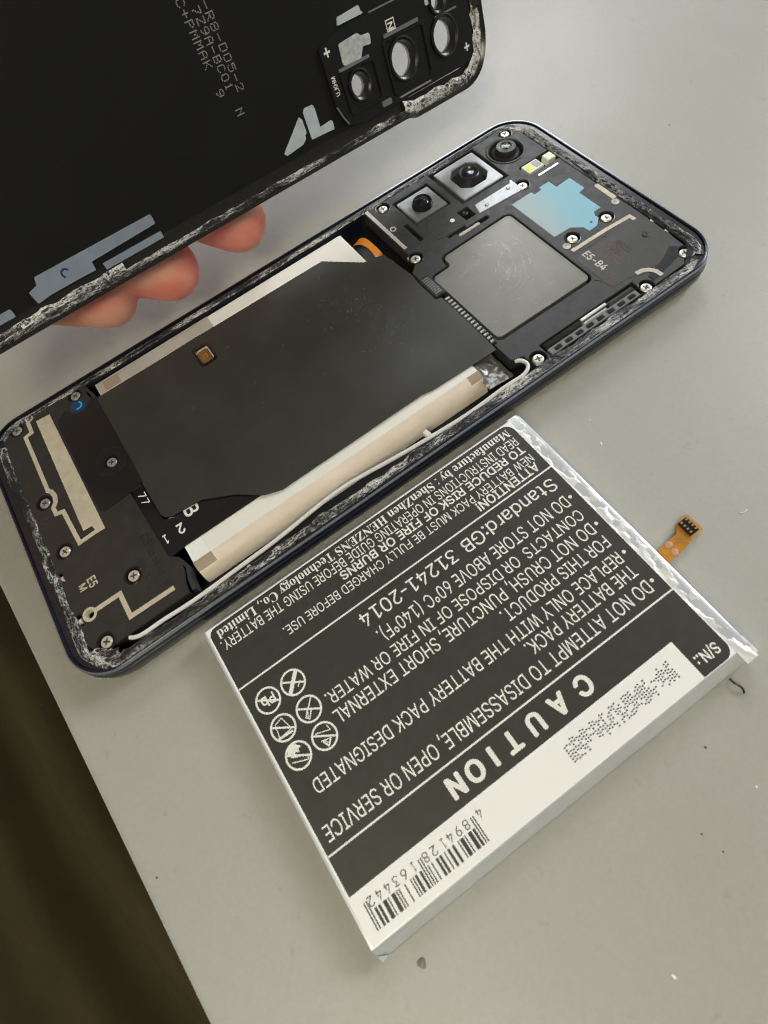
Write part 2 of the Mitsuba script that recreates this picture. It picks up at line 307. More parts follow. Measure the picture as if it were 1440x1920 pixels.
# upper cover plate with camera openings
plate = P([(29.0, 34.3), (77.6, 34.3), (77.6, -17), (77.0, -27.4), (73, -31.6), (60.5, -31.9), (33.6, -31.9), (30.2, -31.6), (29.9, -28), (27.2, -27.2), (27.2, -21.6),
           (27.9, -21.6), (28, 3.0), (26.2, 5.6), (26.2, 8.2), (29.0, 10.5)])
shield = rnd(P([(28.9, -20.9), (28.7, 3.3), (34.4, 3.5), (34.6, 6.9), (55.2, 7.3), (55.2, -21.1)]), .6)
shield_o = shield.union(Point(52.5, -18.4).buffer(2.6))
shield = rnd(shield, 1.2)
pit_b, pit_s = sbox(49.5, 18.3, 64.4, 33.3), sbox(36.4, 20.7, 47.6, 31.3)
SC = [(74.4, 31.9, 1), (64.6, 13.1, 0), (33.7, 31.9, 1), (29.6, 11.6, 0), (71.2, -9.4, 0), (60.9, -9.1, 0), (75.6, -29.3, 0), (62.3, -31.0, 0), (31.9, -30.5, 0)]
cuts = [shield.buffer(.75, quad_segs=4), pit_b, pit_s, Point(69.9, 26.2).buffer(4.5), rnd(sbox(67.9, 14.4, 78.1, 18.7), .5), sbox(34.2, -31.7, 61, -27.9)]
cuts += [rnd(sbox(42.0, 9.8, 51.4, 11.1), .3), sbox(39.6, 11.2, 45.2, 12.0), sbox(33.9, 15.4, 35.0, 22.6), sbox(46.6, 13.2, 49.7, 16.9), sbox(76.0, -18.1, 78.2, -16.3), sbox(76.0, -22.6, 78.2, -20.8)]
pl = plate
for c in cuts: pl = pl.difference(c)
for (x, y, _) in SC: pl = pl.difference(Point(x, y).buffer(1.75))
top = slab(pl, 3.2, 6.3, .14)
put('upper_cover', top, 'mat_plate', phone)
put('circuit_floor', ex(plate.buffer(-.2), 1.5, 4.6), 'mat_black', phone)
put('upper_panel', slab(rnd(P([(56.6, -14.5), (77.2, -14.5), (77.2, -24.0), (72.2, -28.0), (64.6, -28.2), (61.2, -26.6), (56.6, -26.6)]), 1.5).difference(Point(73.2, -19.7).buffer(.9)), 6.27, 6.42, .06), 'mat_subplate', phone)
put('alignment_stud', lathe([(0, 6.2), (.85, 6.2), (.8, 6.45), (.45, 6.6), (.2, 6.5), (0, 6.45)], 73.2, -19.7, 24), 'mat_plate', phone, smooth=35)

def screw(x, y, z, m='mat_screw', r=1.12, well=True):
    r *= 1.12
    prof = [(0, z - .5), (r, z - .5), (r, z - .02), (r * .9, z + .12), (r * .78, z + .17), (0, z + .17)]
    a = 27 + (x * 37 + y * 53) % 60
    cr = (m3.Manifold.cube((r * 1.2, .36, .7), True) + m3.Manifold.cube((.36, r * 1.2, .7), True) + m3.Manifold.cylinder(.7, .34, .34, 12, True)).rotate((0, 0, a)).translate((x, y, z + .25))
    k = put('screw', lathe(prof, x, y, 30) - cr, m, phone, smooth=20)
    put('recess_shade', (cr ^ cyl(x, y, z - .2, z + .02, r * .62)), 'mat_recess_shade', k)  # dark fill that paints the shade inside the cross slot
    return k
for (x, y, dim) in SC:
    screw(x, y, 5.95, 'mat_screw_dim' if dim else 'mat_screw')
    put('screw_well', lathe([(1.3, 5.0), (1.73, 5.0), (1.74, 6.32), (1.95, 6.36), (2.05, 6.28), (2.02, 6.2), (1.72, 6.2), (1.62, 5.4), (1.3, 5.4)], x, y, 30), 'mat_gloss_black', phone, smooth=35)

# cameras
def housing(poly, hole, z0, z1): return slab(poly.difference(hole), z0, z1, .22)
hb = rnd(sbox(50.5, 18.9, 63.2, 32.2), .35)
octo = rnd(P([(52.7, 23.2), (54.8, 21.2), (59.4, 21.2), (61.6, 23.3), (61.6, 27.9), (59.4, 30.0), (54.8, 30.0), (52.7, 27.9)]), .5)
c1 = put('camera', housing(hb, octo, 4.6, 6.55), 'mat_silver_dull', phone, label='largest rear camera in a square metal housing')
put('lens_barrel', lathe([(0, 4.7), (4.2, 4.7), (3.7, 5.2), (3.55, 5.7), (2.75, 6.9), (2.7, 7.15), (2.45, 7.3), (2.2, 7.25), (1.9, 6.9), (0, 6.9)], 57.15, 25.6, 40), 'mat_barrel', c1, smooth=30)
put('lens', lathe([(0, 6.8), (1.9, 6.8), (1.9, 6.95), (1.5, 7.12), (.8, 7.22), (0, 7.26)], 57.15, 25.6, 40), 'mat_lens_coated', c1, smooth=40)
put('lens_iris', lathe([(0, 7.2), (.55, 7.2), (.5, 7.34), (.25, 7.38), (0, 7.38)], 57.15, 25.6, 24), 'mat_silver', c1, smooth=30)
hs = rnd(sbox(37.0, 21.2, 46.9, 30.3), .35)
c2 = put('camera', housing(hs, Point(41.95, 25.5).buffer(2.75), 4.6, 6.4), 'mat_silver_dull', phone, label='small rear camera in a square metal housing nearest the battery')
put('lens_barrel', lathe([(0, 4.7), (2.75, 4.7), (2.75, 6.3), (2.5, 7.3), (2.3, 7.6), (1.9, 7.6), (1.7, 7.3), (0, 7.3)], 41.95, 25.5, 36), 'mat_gloss_black', c2, smooth=30)
put('lens', lathe([(0, 7.0), (1.75, 7.0), (1.75, 7.3), (1.3, 7.62), (.7, 7.8), (0, 7.86)], 41.95, 25.5, 36), 'mat_lens', c2, smooth=40)
c3 = put('camera', lathe([(0, 4.6), (4.3, 4.6), (4.2, 5.1), (3.7, 5.5), (3.6, 5.95), (2.9, 6.2), (2.7, 7.2), (2.5, 7.55), (1.5, 7.7), (1.25, 7.45), (0, 7.45)], 69.9, 26.2, 44), 'mat_barrel', phone, smooth=30, label='round rear camera in the far corner of the phone')
put('lens', lathe([(0, 7.4), (1.2, 7.4), (1.1, 7.58), (.6, 7.66), (0, 7.68)], 69.9, 26.2, 30), 'mat_lens', c3, smooth=40)
put('lens_iris', lathe([(.7, 7.5), (.82, 7.5), (.82, 7.72), (.7, 7.72)], 69.9, 26.2, 24), 'mat_barrel', c3)
put('camera_collar', lathe([(4.45, 5.4), (5.3, 5.4), (5.3, 6.32), (5.05, 6.5), (4.7, 6.48), (4.45, 6.2)], 69.9, 26.2, 44), 'mat_plate', phone, smooth=30)
# flash
fl = put('flash_module', slab(sbox(68.4, 14.9, 73.2, 18.2), 4.6, 6.45, .12), 'mat_led_body', phone, label='white flash module with a yellow phosphor square')
put('phosphor', slab(sbox(68.8, 15.6, 70.5, 17.5), 6.45, 6.55, .04), 'mat_phosphor', fl); put('sensor_window', slab(sbox(71.1, 15.5, 72.8, 17.7), 6.45, 6.55, .04), 'mat_gloss_black', fl)
put('flash_led', slab(sbox(75.0, 15.3, 77.4, 17.8), 4.6, 6.5, .12), 'mat_led', phone)
put('slot_trim', slab(sbox(69.6, 12.6, 76.0, 13.15), 6.28, 6.42, .05), 'mat_silver', phone)

# metal shield, stickers, brackets
sh_ = put('shield_can', slab(shield, 4.4, 6.32, .3), 'mat_shield', phone, label='flat grey metal shield with faint scratches')
put('shield_lip', ex(shield.difference(shield.buffer(-.28)), 6.2, 6.38), 'mat_shield', sh_)
rng = np.random.default_rng(8); sc = [line([(37.5 + (4.0 + k * .35) * math.cos(a), -1.5 + (4.6 + k * .3) * math.sin(a)) for a in np.linspace(a0, a0 + rng.uniform(.15, .5), 6)], .05) for k, a0 in zip(range(30), rng.uniform(-1.6, .9, 30))]
sc += [line([(x, y), (x + a, y + b)], .05) for x, y, a, b in zip(rng.uniform(30, 53, 60), rng.uniform(-19, 5, 60), rng.normal(0, 1.0, 60), rng.normal(0, .5, 60))]
put('scratches', ex(union_all(sc).intersection(shield.buffer(-.5)), 6.322, 6.335), 'mat_silver_dull', sh_, kind='stuff')
put('heat_sticker', slab(P([(57.9, 9.4), (65.3, 9.4), (65.3, 9.35), (69.8, 9.3), (69.8, 6.5), (74.2, 6.7), (74.3, 1.5), (72.3, 1.1), (72.3, -6.2), (70.2, -6.2), (69.5, -7.4), (69.6, -8.4), (67.7, -10.0), (65.1, -10.2), (64.9, -8.3), (62.7, -6.3), (58.0, -6.1)])
    .difference(Point(67.4, -8.3).buffer(.32)).difference(sbox(64.2, 8.3, 66.6, 9.6)), 6.31, 6.43, .03), 'mat_blue', phone, label='pale blue foil sticker with a stepped outline')
put('bracket', slab(P([(51.3, 15.7), (62.6, 15.7), (63.1, 16.6), (63.6, 16.4), (63.4, 12.4), (62.6, 11.7), (50.4, 12.6), (50.9, 14.4)]).difference(Point(61.0, 14.5).buffer(.55)).difference(Point(53.4, 13.6).buffer(.55)), 6.31, 6.5, .06), 'mat_silver_dull', phone)
for (x, y) in ((61.0, 14.5), (53.4, 13.6)): put('rivet', lathe([(0, 6.2), (.5, 6.2), (.46, 6.5), (.25, 6.6), (0, 6.6)], x, y, 18), 'mat_silver', phone, smooth=30)
put('trim_slot', slab(rnd(sbox(42.3, 10.0, 48.6, 10.9), .3), 5.4, 6.05, .1), 'mat_trace_pale', phone)
put('tape_patch', slab(P([(38.6, 12.2), (46.4, 12.2), (46.4, 19.7), (39.0, 19.9), (38.4, 18.0), (37.3, 17.4), (37.3, 12.6)]), 6.31, 6.40, .03), 'mat_plate', phone)
put('water_dot', lathe([(0, 6.4), (.62, 6.4), (.6, 6.46), (0, 6.47)], 43.9, 15.4, 22), 'mat_label_white', phone)
put('alignment_stud', lathe([(0, 4.7), (1.0, 4.7), (.95, 5.7), (.5, 5.9), (0, 5.7)], 48.3, 16.1, 22), 'mat_barrel', phone, smooth=35)
# antenna traces
def trace(poly, m='mat_trace', z=6.31): put('antenna_trace', ex(poly, z, z + .07), m, phone)
trace(line([(29.65, 35.0), (29.65, 15.8)], .95), 'mat_trace_pale')
trace(rnd(P([(76.4, .5), (77.6, .4), (77.6, -6.0), (76.3, -6.2)]), .2), 'mat_trace')
put('contact_ring', lathe([(.55, 6.3), (.95, 6.3), (.95, 6.5), (.55, 6.42)], 76.0, -7.2, 26), 'mat_trace_pale', phone); put('contact_pit', lathe([(0, 6.31), (.6, 6.31), (.6, 6.36), (0, 6.33)], 76.0, -7.2, 20), 'mat_silver_dull', phone)
trace(line([(58.3, -11.7), (58.4, -12.2), (68.2, -12.4), (75.0, -12.9), (75.2, -16.2)], .95))
put('contact_ring', lathe([(.55, 6.3), (.95, 6.3), (.95, 6.5), (.55, 6.42)], 58.0, -10.3, 26), 'mat_trace_pale', phone); put('contact_pit', lathe([(0, 6.31), (.6, 6.31), (.6, 6.36), (0, 6.33)], 58.0, -10.3, 20), 'mat_silver_dull', phone)
put('contact_ring', lathe([(.5, 6.3), (.85, 6.3), (.85, 6.5), (.5, 6.42)], 31.2, 23.5, 24), 'mat_trace_pale', phone)
trace(line([(63.2, -26.9), (64.8, -27.1), (66.0, -27.9), (66.8, -29.2), (66.9, -30.9)], 1.1, join='round').difference(Point(62.3, -31).buffer(2.1)), 'mat_trace_pale', 6.44)
for yy in (-17.2, -21.7): put('spring_contact', slab(sbox(76.4, yy - .55, 78.0, yy + .55), 4.6, 6.2, .3), 'mat_silver', phone)
put('lettering', text('E5-B4', (58.6, -14.6), 6.7, 1.9, 6.32 + .11, (0, -1), (1, 0), True), 'mat_trace_pale', phone)
put('stamped_code', text('(E051', (66.4, -16.8), 4.4, 1.5, 6.43, (0, -1), (1, 0)), 'mat_ink_dark', phone); put('stamped_code', text('05', (64.4, -17.4), 2.4, 1.5, 6.43, (0, -1), (1, 0)), 'mat_ink_dark', phone)
rng = np.random.default_rng(4)
sp = [line([(x, y), (x + a, y + b)], .16) for x, y, a, b in zip(rng.normal(63.8, 1.3, 46), rng.normal(-18.2, 2.3, 46), rng.normal(0, .7, 46), rng.normal(0, .6, 46))]
sp += [line([(x, y), (x + a, y + b)], .16) for x, y, a, b in zip(rng.normal(57.8, .5, 12), rng.normal(-24.3, .9, 12), rng.normal(0, .6, 12), rng.normal(0, .6, 12))]
put('red_marks', ex(union_all(sp), 6.42, 6.45), 'mat_ink_red', phone, kind='stuff')
# speaker grille, bar and clips
g = sbox(34.9, -31.7, 60.0, -29.9)
for k in range(8): g = g.difference(rnd(sbox(36.2 + k * 3.0, -31.35, 38.1 + k * 3.0, -30.35), .2))
put('speaker_grille', slab(g, 4.6, 6.1, .1), 'mat_grille', phone)
put('speaker_bar', slab(sbox(34.9, -29.7, 45.2, -28.2), 4.6, 6.1, .25), 'mat_gloss_black', phone); put('speaker_bar', slab(sbox(53.0, -29.7, 60.4, -28.4), 4.6, 6.0, .4), 'mat_barrel', phone)
put('clip', slab(sbox(45.6, -28.9, 52.8, -28.2), 4.6, 6.1, .15), 'mat_silver', phone); put('clip', slab(sbox(45.6, -29.8, 52.2, -29.3), 4.6, 5.9, .15), 'mat_trace_pale', phone)
put('side_rail', slab(P([(64.5, -30.9), (73.6, -29.3), (75.6, -26.9), (74.2, -25.8), (70.8, -27.4), (64.6, -29.2)]).difference(Point(75.6, -29.3).buffer(1.8)).difference(Point(62.3, -31.0).buffer(1.8)), 6.3, 6.48, .08), 'mat_ledge', phone)
# shield edge contacts
put('contact_strip', join([slab(sbox(27.15, -20.6 + 1.18 * k, 28.35, -19.95 + 1.18 * k), 5.4, 6.2, .12) for k in range(15)]), 'mat_silver_dull', phone, kind='stuff')
cn = put('connector', slab(rnd(sbox(25.6, -2.2, 28.7, 5.4), .25), 4.6, 6.5, .3), 'mat_black', phone)
for k in range(9): put('pin', slab(sbox(26.2, -1.2 + .66 * k, 28.1, -.98 + .66 * k), 6.5, 6.6, .03), 'mat_silver_dull', cn)

# the battery still in its bay
by = [(33.0, 1.6), (33.0, 5.1), (32.7, 5.35), (-23.6, 5.4), (-24.6, 5.28), (-25.6, 4.95), (-26.5, 4.35), (-27.2, 3.5), (-27.7, 2.5), (-27.9, 1.5)]
cs = m3.CrossSection([np.array(by)], m3.FillRule.NonZero)
cell = cs.extrude(72.8)
def lay(m, x): v, f = arr(m); return np.c_[x + v[:, 2], v[:, 0], v[:, 1]], f
bi = put('inner_battery', lay(cell, -52.4), 'mat_white_cell', phone, smooth=30, label='white battery still in the phone, covered by the black sheet')
def skin(y0, y1, x0, x1, off, th=.05):
    pr = np.array(by[3:]); q = []
    ys = np.linspace(y0, y1, 16); zs = np.interp(-ys, -pr[:, 0], pr[:, 1])
    t = np.gradient(np.c_[ys, zs], axis=0); t /= np.linalg.norm(t, axis=1, keepdims=True); nn = np.c_[t[:, 1], -t[:, 0]]; nn *= np.sign(nn[:, 1:])
    a = np.c_[ys, zs] + nn * off; b = np.c_[ys, zs] - nn * .02
    pg = np.vstack([a, b[::-1]])
    if Polygon(pg).exterior.is_ccw is False: pg = pg[::-1]
    return lay(m3.CrossSection([pg], m3.FillRule.NonZero).extrude(x1 - x0), x0)
put('cream_wrap', skin(-24.1, -27.85, -52.45, 20.45, .05), 'mat_cream', bi, smooth=30)
put('tape_strip', skin(-24.1, -26.2, -52.5, -48.2, .09), 'mat_brown', bi, smooth=30)
put('tape_strip', ex(sbox(-52.4, -23.9, -48.6, -17), 5.36, 5.43), 'mat_label_white', bi)
put('tape_strip', skin(-24.1, -26.0, 17.4, 20.5, .09), 'mat_brown', bi, smooth=30)
put('frosted_tape', ex(sbox(-52.4, 26.5, -20.3, 32.8), 5.34, 5.42), 'mat_frost', bi); put('tape_strip', ex(sbox(-50.6, 29.2, -46.4, 32.2), 5.42, 5.46), 'mat_brown', bi)
q = np.stack(np.meshgrid(np.linspace(19.5, 26.4, 26), np.linspace(-29.4, -20.6, 26), indexing='ij'), -1); zz = 4.9 - .16 * (q[..., 0] - 19.5) + 1.3 * (meshkit.fbm(np.concatenate([q * .35, 0 * q[..., :1]], -1), 3, 3) - .5)
ii, jj = np.meshgrid(np.arange(25), np.arange(25), indexing='ij'); qf = np.stack([ii * 26 + jj, (ii + 1) * 26 + jj, (ii + 1) * 26 + jj + 1, ii * 26 + jj + 1], -1).reshape(-1, 4)
put('foil_flap', (np.concatenate([q, zz[..., None]], -1).reshape(-1, 3), qf), 'mat_flap', bi, smooth=True)
# orange flat cable in the far corner of the bay
xs = np.linspace(0, 1, 22); path = np.c_[23.0 + 2.4 * xs, 29.6 - 13.0 * xs]; zc = 3.4 + 2.3 * np.sin(np.pi * np.clip(xs * 1.4, 0, 1)) ** .8
wv = np.array([.92, .39]); wid = 1.3 - .35 * np.exp(-((xs - .45) / .2) ** 2)
A, B = path - wid[:, None] * wv, path + wid[:, None] * wv
vv = np.vstack([np.c_[A, zc], np.c_[B, zc], np.c_[A, zc - .15], np.c_[B, zc - .15]]); n_ = len(xs); i_ = np.arange(n_ - 1)
fq = np.vstack([np.stack([i_, i_ + 1, n_ + i_ + 1, n_ + i_], 1), np.stack([2 * n_ + i_, 3 * n_ + i_, 3 * n_ + i_ + 1, 2 * n_ + i_ + 1], 1), np.stack([i_, 2 * n_ + i_, 2 * n_ + i_ + 1, i_ + 1], 1), np.stack([n_ + i_, n_ + i_ + 1, 3 * n_ + i_ + 1, 3 * n_ + i_], 1)])
put('flat_cable', (vv, fq), 'mat_orange', phone, label='orange flat cable at the far end of the battery bay')

# lower cover plate
sub = P([(-77.2, 33.6), (-54.6, 33.9), (-54.9, 30.2), (-53.9, 28.0), (-53.9, -.9), (-56.8, -.9), (-56.0, -19.9), (-54.2, -21.6), (-54.4, -25), (-55.4, -27.5), (-55.6, -29.7), (-72.0, -29.9), (-76.0, -29.4), (-77.6, -26)])
SB = [(-57.5, 32.4, 1), (-73.2, 32.6, 1), (-57.2, 8.9, 1), (-74.0, 9.2, 1), (-74.2, -4.8, 0), (-63.8, -19.2, 0), (-73.8, -28.3, 0)]
sb_ = sub
for (x, y, _) in SB: sb_ = sb_.difference(Point(x, y).buffer(1.55))
sb_ = sb_.difference(sbox(-78, -11.4, -76.4, -9.0)).difference(sbox(-78, -22.4, -76.2, -19.7)).difference(Point(-74.5, -21.2).buffer(.95))
put('lower_cover', slab(sb_, 2.0, 6.3, .16), 'mat_subplate', phone)
put('lower_floor', ex(sub.buffer(-.3), 1.5, 4.4), 'mat_black', phone)
for (x, y, dim) in SB:
    screw(x, y, 6.0, 'mat_screw_dim' if dim else 'mat_screw', 1.1)
    put('screw_well', lathe([(1.3, 5.0), (1.54, 5.0), (1.56, 6.3), (1.75, 6.38), (1.9, 6.36), (2.05, 6.25), (2.0, 6.2), (1.52, 6.2), (1.45, 5.4), (1.3, 5.4)], x, y, 30), 'mat_gloss_black', phone, smooth=35)
put('alignment_stud', lathe([(0, 6.2), (.95, 6.2), (.9, 6.5), (.55, 6.62), (.45, 6.45), (0, 6.4)], -74.9, 5.4, 24), 'mat_plate', phone, smooth=35)
trace(P([(-68.2, 31.7), (-64.7, 31.4), (-64.6, -5.6), (-67.2, -5.5), (-66.6, -4.4), (-67.0, -3.2), (-68.9, -3.1)]), 'mat_trace', 6.31)
trace(line([(-66.6, -5.0), (-70.6, -5.2), (-71.0, 4.3), (-72.6, 4.7), (-72.6, 6.9)], .95).union(line([(-72.6, 6.6), (-71.7, 7.6), (-71.3, 9.2), (-71.6, 10.8), (-72.4, 11.8)], 1.05, join='round')).union(line([(-72.2, 11.4), (-71.9, 29.0), (-70.2, 29.3), (-70.0, 33.0)], .95)), 'mat_trace', 6.312)
put('contact_ring', lathe([(.6, 6.3), (1.0, 6.3), (1.0, 6.55), (.6, 6.45)], -69.4, 33.6, 24), 'mat_trace_pale', phone)
trace(line([(-73.6, -21.1), (-67.6, -21.1), (-67.6, -26.8), (-57.7, -26.9)], 1.0))
put('contact_ring', lathe([(.85, 5.3), (1.5, 6.3), (1.5, 6.4), (.95, 6.4), (.75, 5.3)], -74.5, -21.2, 28), 'mat_trace', phone)
trace(line([(-67.9, 34.0), (-61.9, 34.0)], .55), 'mat_trace_pale', 6.4)
for yy in (-10.2, -21.1): put('spring_contact', slab(sbox(-77.9, yy - .6, -76.5, yy + .6), 4.4, 6.1, .3), 'mat_screw', phone)
put('lettering', text('E5', (-72.4, -13.9), 2.3, 1.8, 6.31, (0, -1), (1, 0), True), 'mat_trace', phone); put('lettering', text('M', (-74.4, -14.2), 1.5, 1.5, 6.31, (0, -1), (1, 0), True), 'mat_trace', phone)
put('stamped_code', text('D5', (-59.2, -12.4), 2.6, 1.9, 6.31, (0, -1), (1, 0)), 'mat_ink_dark', phone); put('stamped_code', text('4L4440-2', (-59.2, -16.2), 9.0, 1.3, 6.31, (0, -1), (1, 0)), 'mat_ink_dark', phone)
put('stamped_code', text('E05-1', (-61.8, -17.0), 4.6, 1.3, 6.31, (0, -1), (1, 0)), 'mat_ink_dark', phone)
dt = put('blue_seal', lathe([(0, 6.32), (1.9, 6.32), (1.85, 6.45), (1.2, 6.6), (0, 6.62)], -58.0, 28.7, 34), 'mat_blue_dot', phone, smooth=40, label='round dark blue seal beside a corner screw')
put('seal_highlight', ex(line([(-57.9 + 1.0 * math.cos(a), 28.7 + 1.0 * math.sin(a)) for a in np.linspace(-2.2, 1.0, 14)], .35, join='round'), 6.6, 6.66), 'mat_seal_highlight', dt)  # highlight on the glossy seal, painted as a light blue arc
put('corner_clip', ex(line([(-54.6, 33.6), (-54.4, 31.8), (-53.9, 30.6), (-54.0, 28.8)], .6, join='round'), 4, 6.0), 'mat_plate', phone)
put('side_rib', ex(line([(-54.6, -21.4), (-53.6, -24.5), (-54.4, -27.0), (-54.6, -29.6)], .7, join='round'), 3, 6.1), 'mat_plate', phone)

# black graphite sheet, its tape and the flex cable
film = P([(-53.6, 28.0), (-26.2, 27.9), (-20.2, 27.8), (11.6, 27.4), (19.4, 19.6), (22.5, 19.0), (24.6, 18.2), (25.8, 7.6), (25.5, 5.4), (25.5, -2.2), (26.9, -2.6), (27.0, -22.6), (9.8, -22.2), (7.2, -21.7), (-24.6, -21.8), (-29.2, -21.9), (-33.0, -20.6), (-38.0, -16.5), (-44.4, -13.0), (-51.4, -12.3), (-52.8, -11.5), (-53.3, -10.4), (-53.6, -.7)])
film = film.difference(rnd(sbox(-28.2, 18.6, -24.3, 24.4), .7))
tri = arr(ex(film, 0, .1))
gv, gf = trimesh.remesh.subdivide_to_size(tri[0], tri[1], 2.2)
gv = np.array(gv); edge = np.clip((gv[:, 1] + 22) / 6, 0, 1)
gv[:, 2] += 6.02 + .35 * (meshkit.fbm(np.c_[gv[:, :2] * .055, 0 * gv[:, 0]], 2, 5) - .5) - .22 * (1 - edge) ** 2
fs = put('graphite_sheet', (gv, gf), 'mat_film', phone, label='matte black sheet covering the battery in the phone')
put('thermistor', slab(rnd(sbox(-27.6, 19.3, -24.9, 23.7), .5), 5.4, 5.72, .1), 'mat_sensor', phone); put('thermistor_mark', join([ex(line([(-26.9 + .35 * k, 20.6 + (k % 2) * .4), (-26.7 + .35 * k, 22.2)], .14), 5.72, 5.76) for k in range(4)]), 'mat_gold', phone)
put('window_rim', ex(rnd(sbox(-28.5, 18.3, -24.0, 24.7), .8).difference(rnd(sbox(-27.9, 18.9, -24.6, 24.1), .7)), 6.0, 6.32), 'mat_gloss_black', phone)
put('black_tape', slab(P([(-54.6, 28.9), (-53.4, 28.2), (-53.35, -.6), (-54.9, -.9), (-58.4, -1.6), (-63.2, -1.9), (-64.1, -.8), (-64.0, 26.6), (-63.3, 28.3), (-61.2, 29.6), (-60.2, 28.2), (-59.5, 26.9), (-57.6, 26.5), (-56.0, 27.3)]).difference(Point(-57.2, 8.9).buffer(2.1)), 6.34, 6.46, .04), 'mat_tape', phone)
put('tape_dimple', lathe([(2.1, 6.36), (2.5, 6.46), (3.0, 6.6), (3.4, 6.55), (3.7, 6.47), (3.7, 6.4), (2.1, 6.3)], -57.2, 8.9, 40), 'mat_tape', phone, smooth=40)
rng = np.random.default_rng(11); sc = []
for (cx, cy, sx, sy, n_) in ((9, 9, 4.0, 3.5, 44), (13, -3.5, 3.2, 2.4, 30), (2, 4, 16, 12, 18)):
    for k in range(n_):
        a = rng.normal(.6, .7); l = rng.uniform(.15, 1.1); x, y = rng.normal(cx, sx), rng.normal(cy, sy)
        if -50 < x < 24 and -20 < y < 26: sc.append(line([(x, y), (x + l * math.cos(a), y + l * math.sin(a))], rng.uniform(.05, .13)))
sv, sf = arr(ex(union_all(sc), 0, .03)); hz = 6.02 + .35 * (meshkit.fbm(np.c_[sv[:, :2] * .055, 0 * sv[:, 0]], 2, 5) - .5) - .22 * (1 - np.clip((sv[:, 1] + 22) / 6, 0, 1)) ** 2
sv[:, 2] += hz + .095
put('scuff_marks', (sv, sf), 'mat_scuff', fs, kind='stuff')
flex = P([(-56.5, -.9), (-53.9, -.7), (-53.4, -11.5), (-51.4, -12.5), (-45.0, -12.4), (-41.8, -13.2), (-33.2, -19.0), (-33.0, -19.9), (-52.0, -19.9), (-54.4, -20.2), (-56.4, -20.4), (-57, -12)])
fx = put('flex_cable', slab(flex.union(sbox(-53.8, -14, -33, -6).intersection(film)), 5.55, 5.72, .04), 'mat_gloss_black', phone, label='glossy black flex cable with white digits')
put('lettering', text('77', (-55.75, -2.6), 3.2, 1.7, 5.72, (0, -1), (1, 0), False), 'mat_ink_white', fx)
put('lettering', text('1', (-54.5, -14.9), .8, 2.2, 5.72, (-1, 0), (0, -1), True), 'mat_ink_white', fx); put('lettering', text('2', (-50.4, -14.6), 1.5, 2.4, 5.72, (-1, 0), (0, -1), True), 'mat_ink_white', fx)
put('lettering', text('B', (-49.0, -12.2), 2.3, 3.2, 5.72, (0, -1), (1, 0), True), 'mat_ink_white', fx)
put('copper_lines', join([ex(line([(-46.0 + .32 * k, -18.2 + .1 * k), (-45.2 + .42 * k, -14.4 - .08 * k)], .1), 5.715, 5.735) for k in range(24)]), 'mat_tape', fx, kind='stuff')
# white coaxial wire
put('coaxial_wire', tube([(27.9, -27.6, 5.6), (29.0, -28.5, 5.9), (29.2, -30.2, 6.1), (27.7, -31.5, 6.2), (24, -31.7, 6.15), (14, -31.9, 6.1), (2.7, -31.4, 6.0), (-8, -30.4, 5.8), (-18.5, -29.4, 5.7), (-26, -29.8, 5.8), (-34, -30.7, 6.0), (-46, -31.3, 6.1), (-58, -31.6, 6.15), (-64, -31.5, 6.35), (-68.4, -31.2, 6.45), (-69.4, -30.5, 6.3)], .44, 12, 9), 'mat_wire', phone, smooth=True, label='white coaxial wire along the near long edge')
put('wire_clip', slab(rnd(P([(1.6, -31.2), (2.8, -31.2), (2.5, -29.4), (1.4, -29.7)]), .2), 5.6, 6.7, .2), 'mat_wire', phone)

# ------------------------------------------------------------------ the replacement battery on the table
BAT = thing('battery', 'flat silver battery pack with a black caution label lying on the table beside the phone', 'battery')
X0, X1, Y0, Y1, ZT = -57.4, 17.6, -98.9, -37.5, 4.55
prof = [(Y1 + .1, 1.0), (Y1 + .15, 3.6), (Y1 - .25, 4.3), (Y1 - .8, ZT)] + [(y, ZT) for y in np.linspace(Y1 - 6, Y0 + 8, 8)] + [(Y0 + 2.6, ZT - .02), (Y0 + 1.9, ZT - .25), (Y0 + .35, 2.3), (Y0 + .1, 1.6), (Y0 + .35, .9), (Y0 + 1.2, .1), (Y1 - .6, .1), (Y1 - .1, .4)]
prof = np.array(prof); cy, cz = prof[:, 0].mean(), 2.2
xs = [X0 + .75, X0 + .3, X0 + .05, X0, X0 + .02] ; xs = [(X0 + .8, .965), (X0 + .25, .985), (X0 + .02, .995), (X0 + .0, 1.0), (X0 + .5, 1.0)] + [(x, 1.0) for x in np.linspace(X0 + 3, X1 - 3, 26)] + [(X1 + 1.4, 1.0), (X1 + 2.3, .995), (X1 + 2.7, .985)]
V = []
for (x, k) in xs:
    q = np.c_[np.full(len(prof), x), cy + (prof[:, 0] - cy) * (1 - (1 - k) * .35), cz + (prof[:, 1] - cz) * (1 - (1 - k) * 6)]; V.append(q)
V = np.array(V); n, m = V.shape[:2]
i, j = np.meshgrid(np.arange(n - 1), np.arange(m), indexing='ij')
fq = np.stack([i * m + j, (i + 1) * m + j, (i + 1) * m + (j + 1) % m, i * m + (j + 1) % m], -1).reshape(-1, 4)
fq = np.vstack([fq[:, [0, 1, 2]], fq[:, [0, 2, 3]]])
wob = meshkit.fbm(np.concatenate([V[..., :1] * .12, V[..., 1:2] * .1, V[..., 2:] * .5], -1), 3, 6) - .5
side = np.clip((Y0 + 3.2 - V[..., 1]) / 2.5, 0, 1); V[..., 2] += .5 * wob * side * (V[..., 2] > 1.2); V[..., 1] += .35 * wob * side
cap0 = m3.triangulate([V[0][:, 1:]]); cap1 = m3.triangulate([V[-1][:, 1:]])
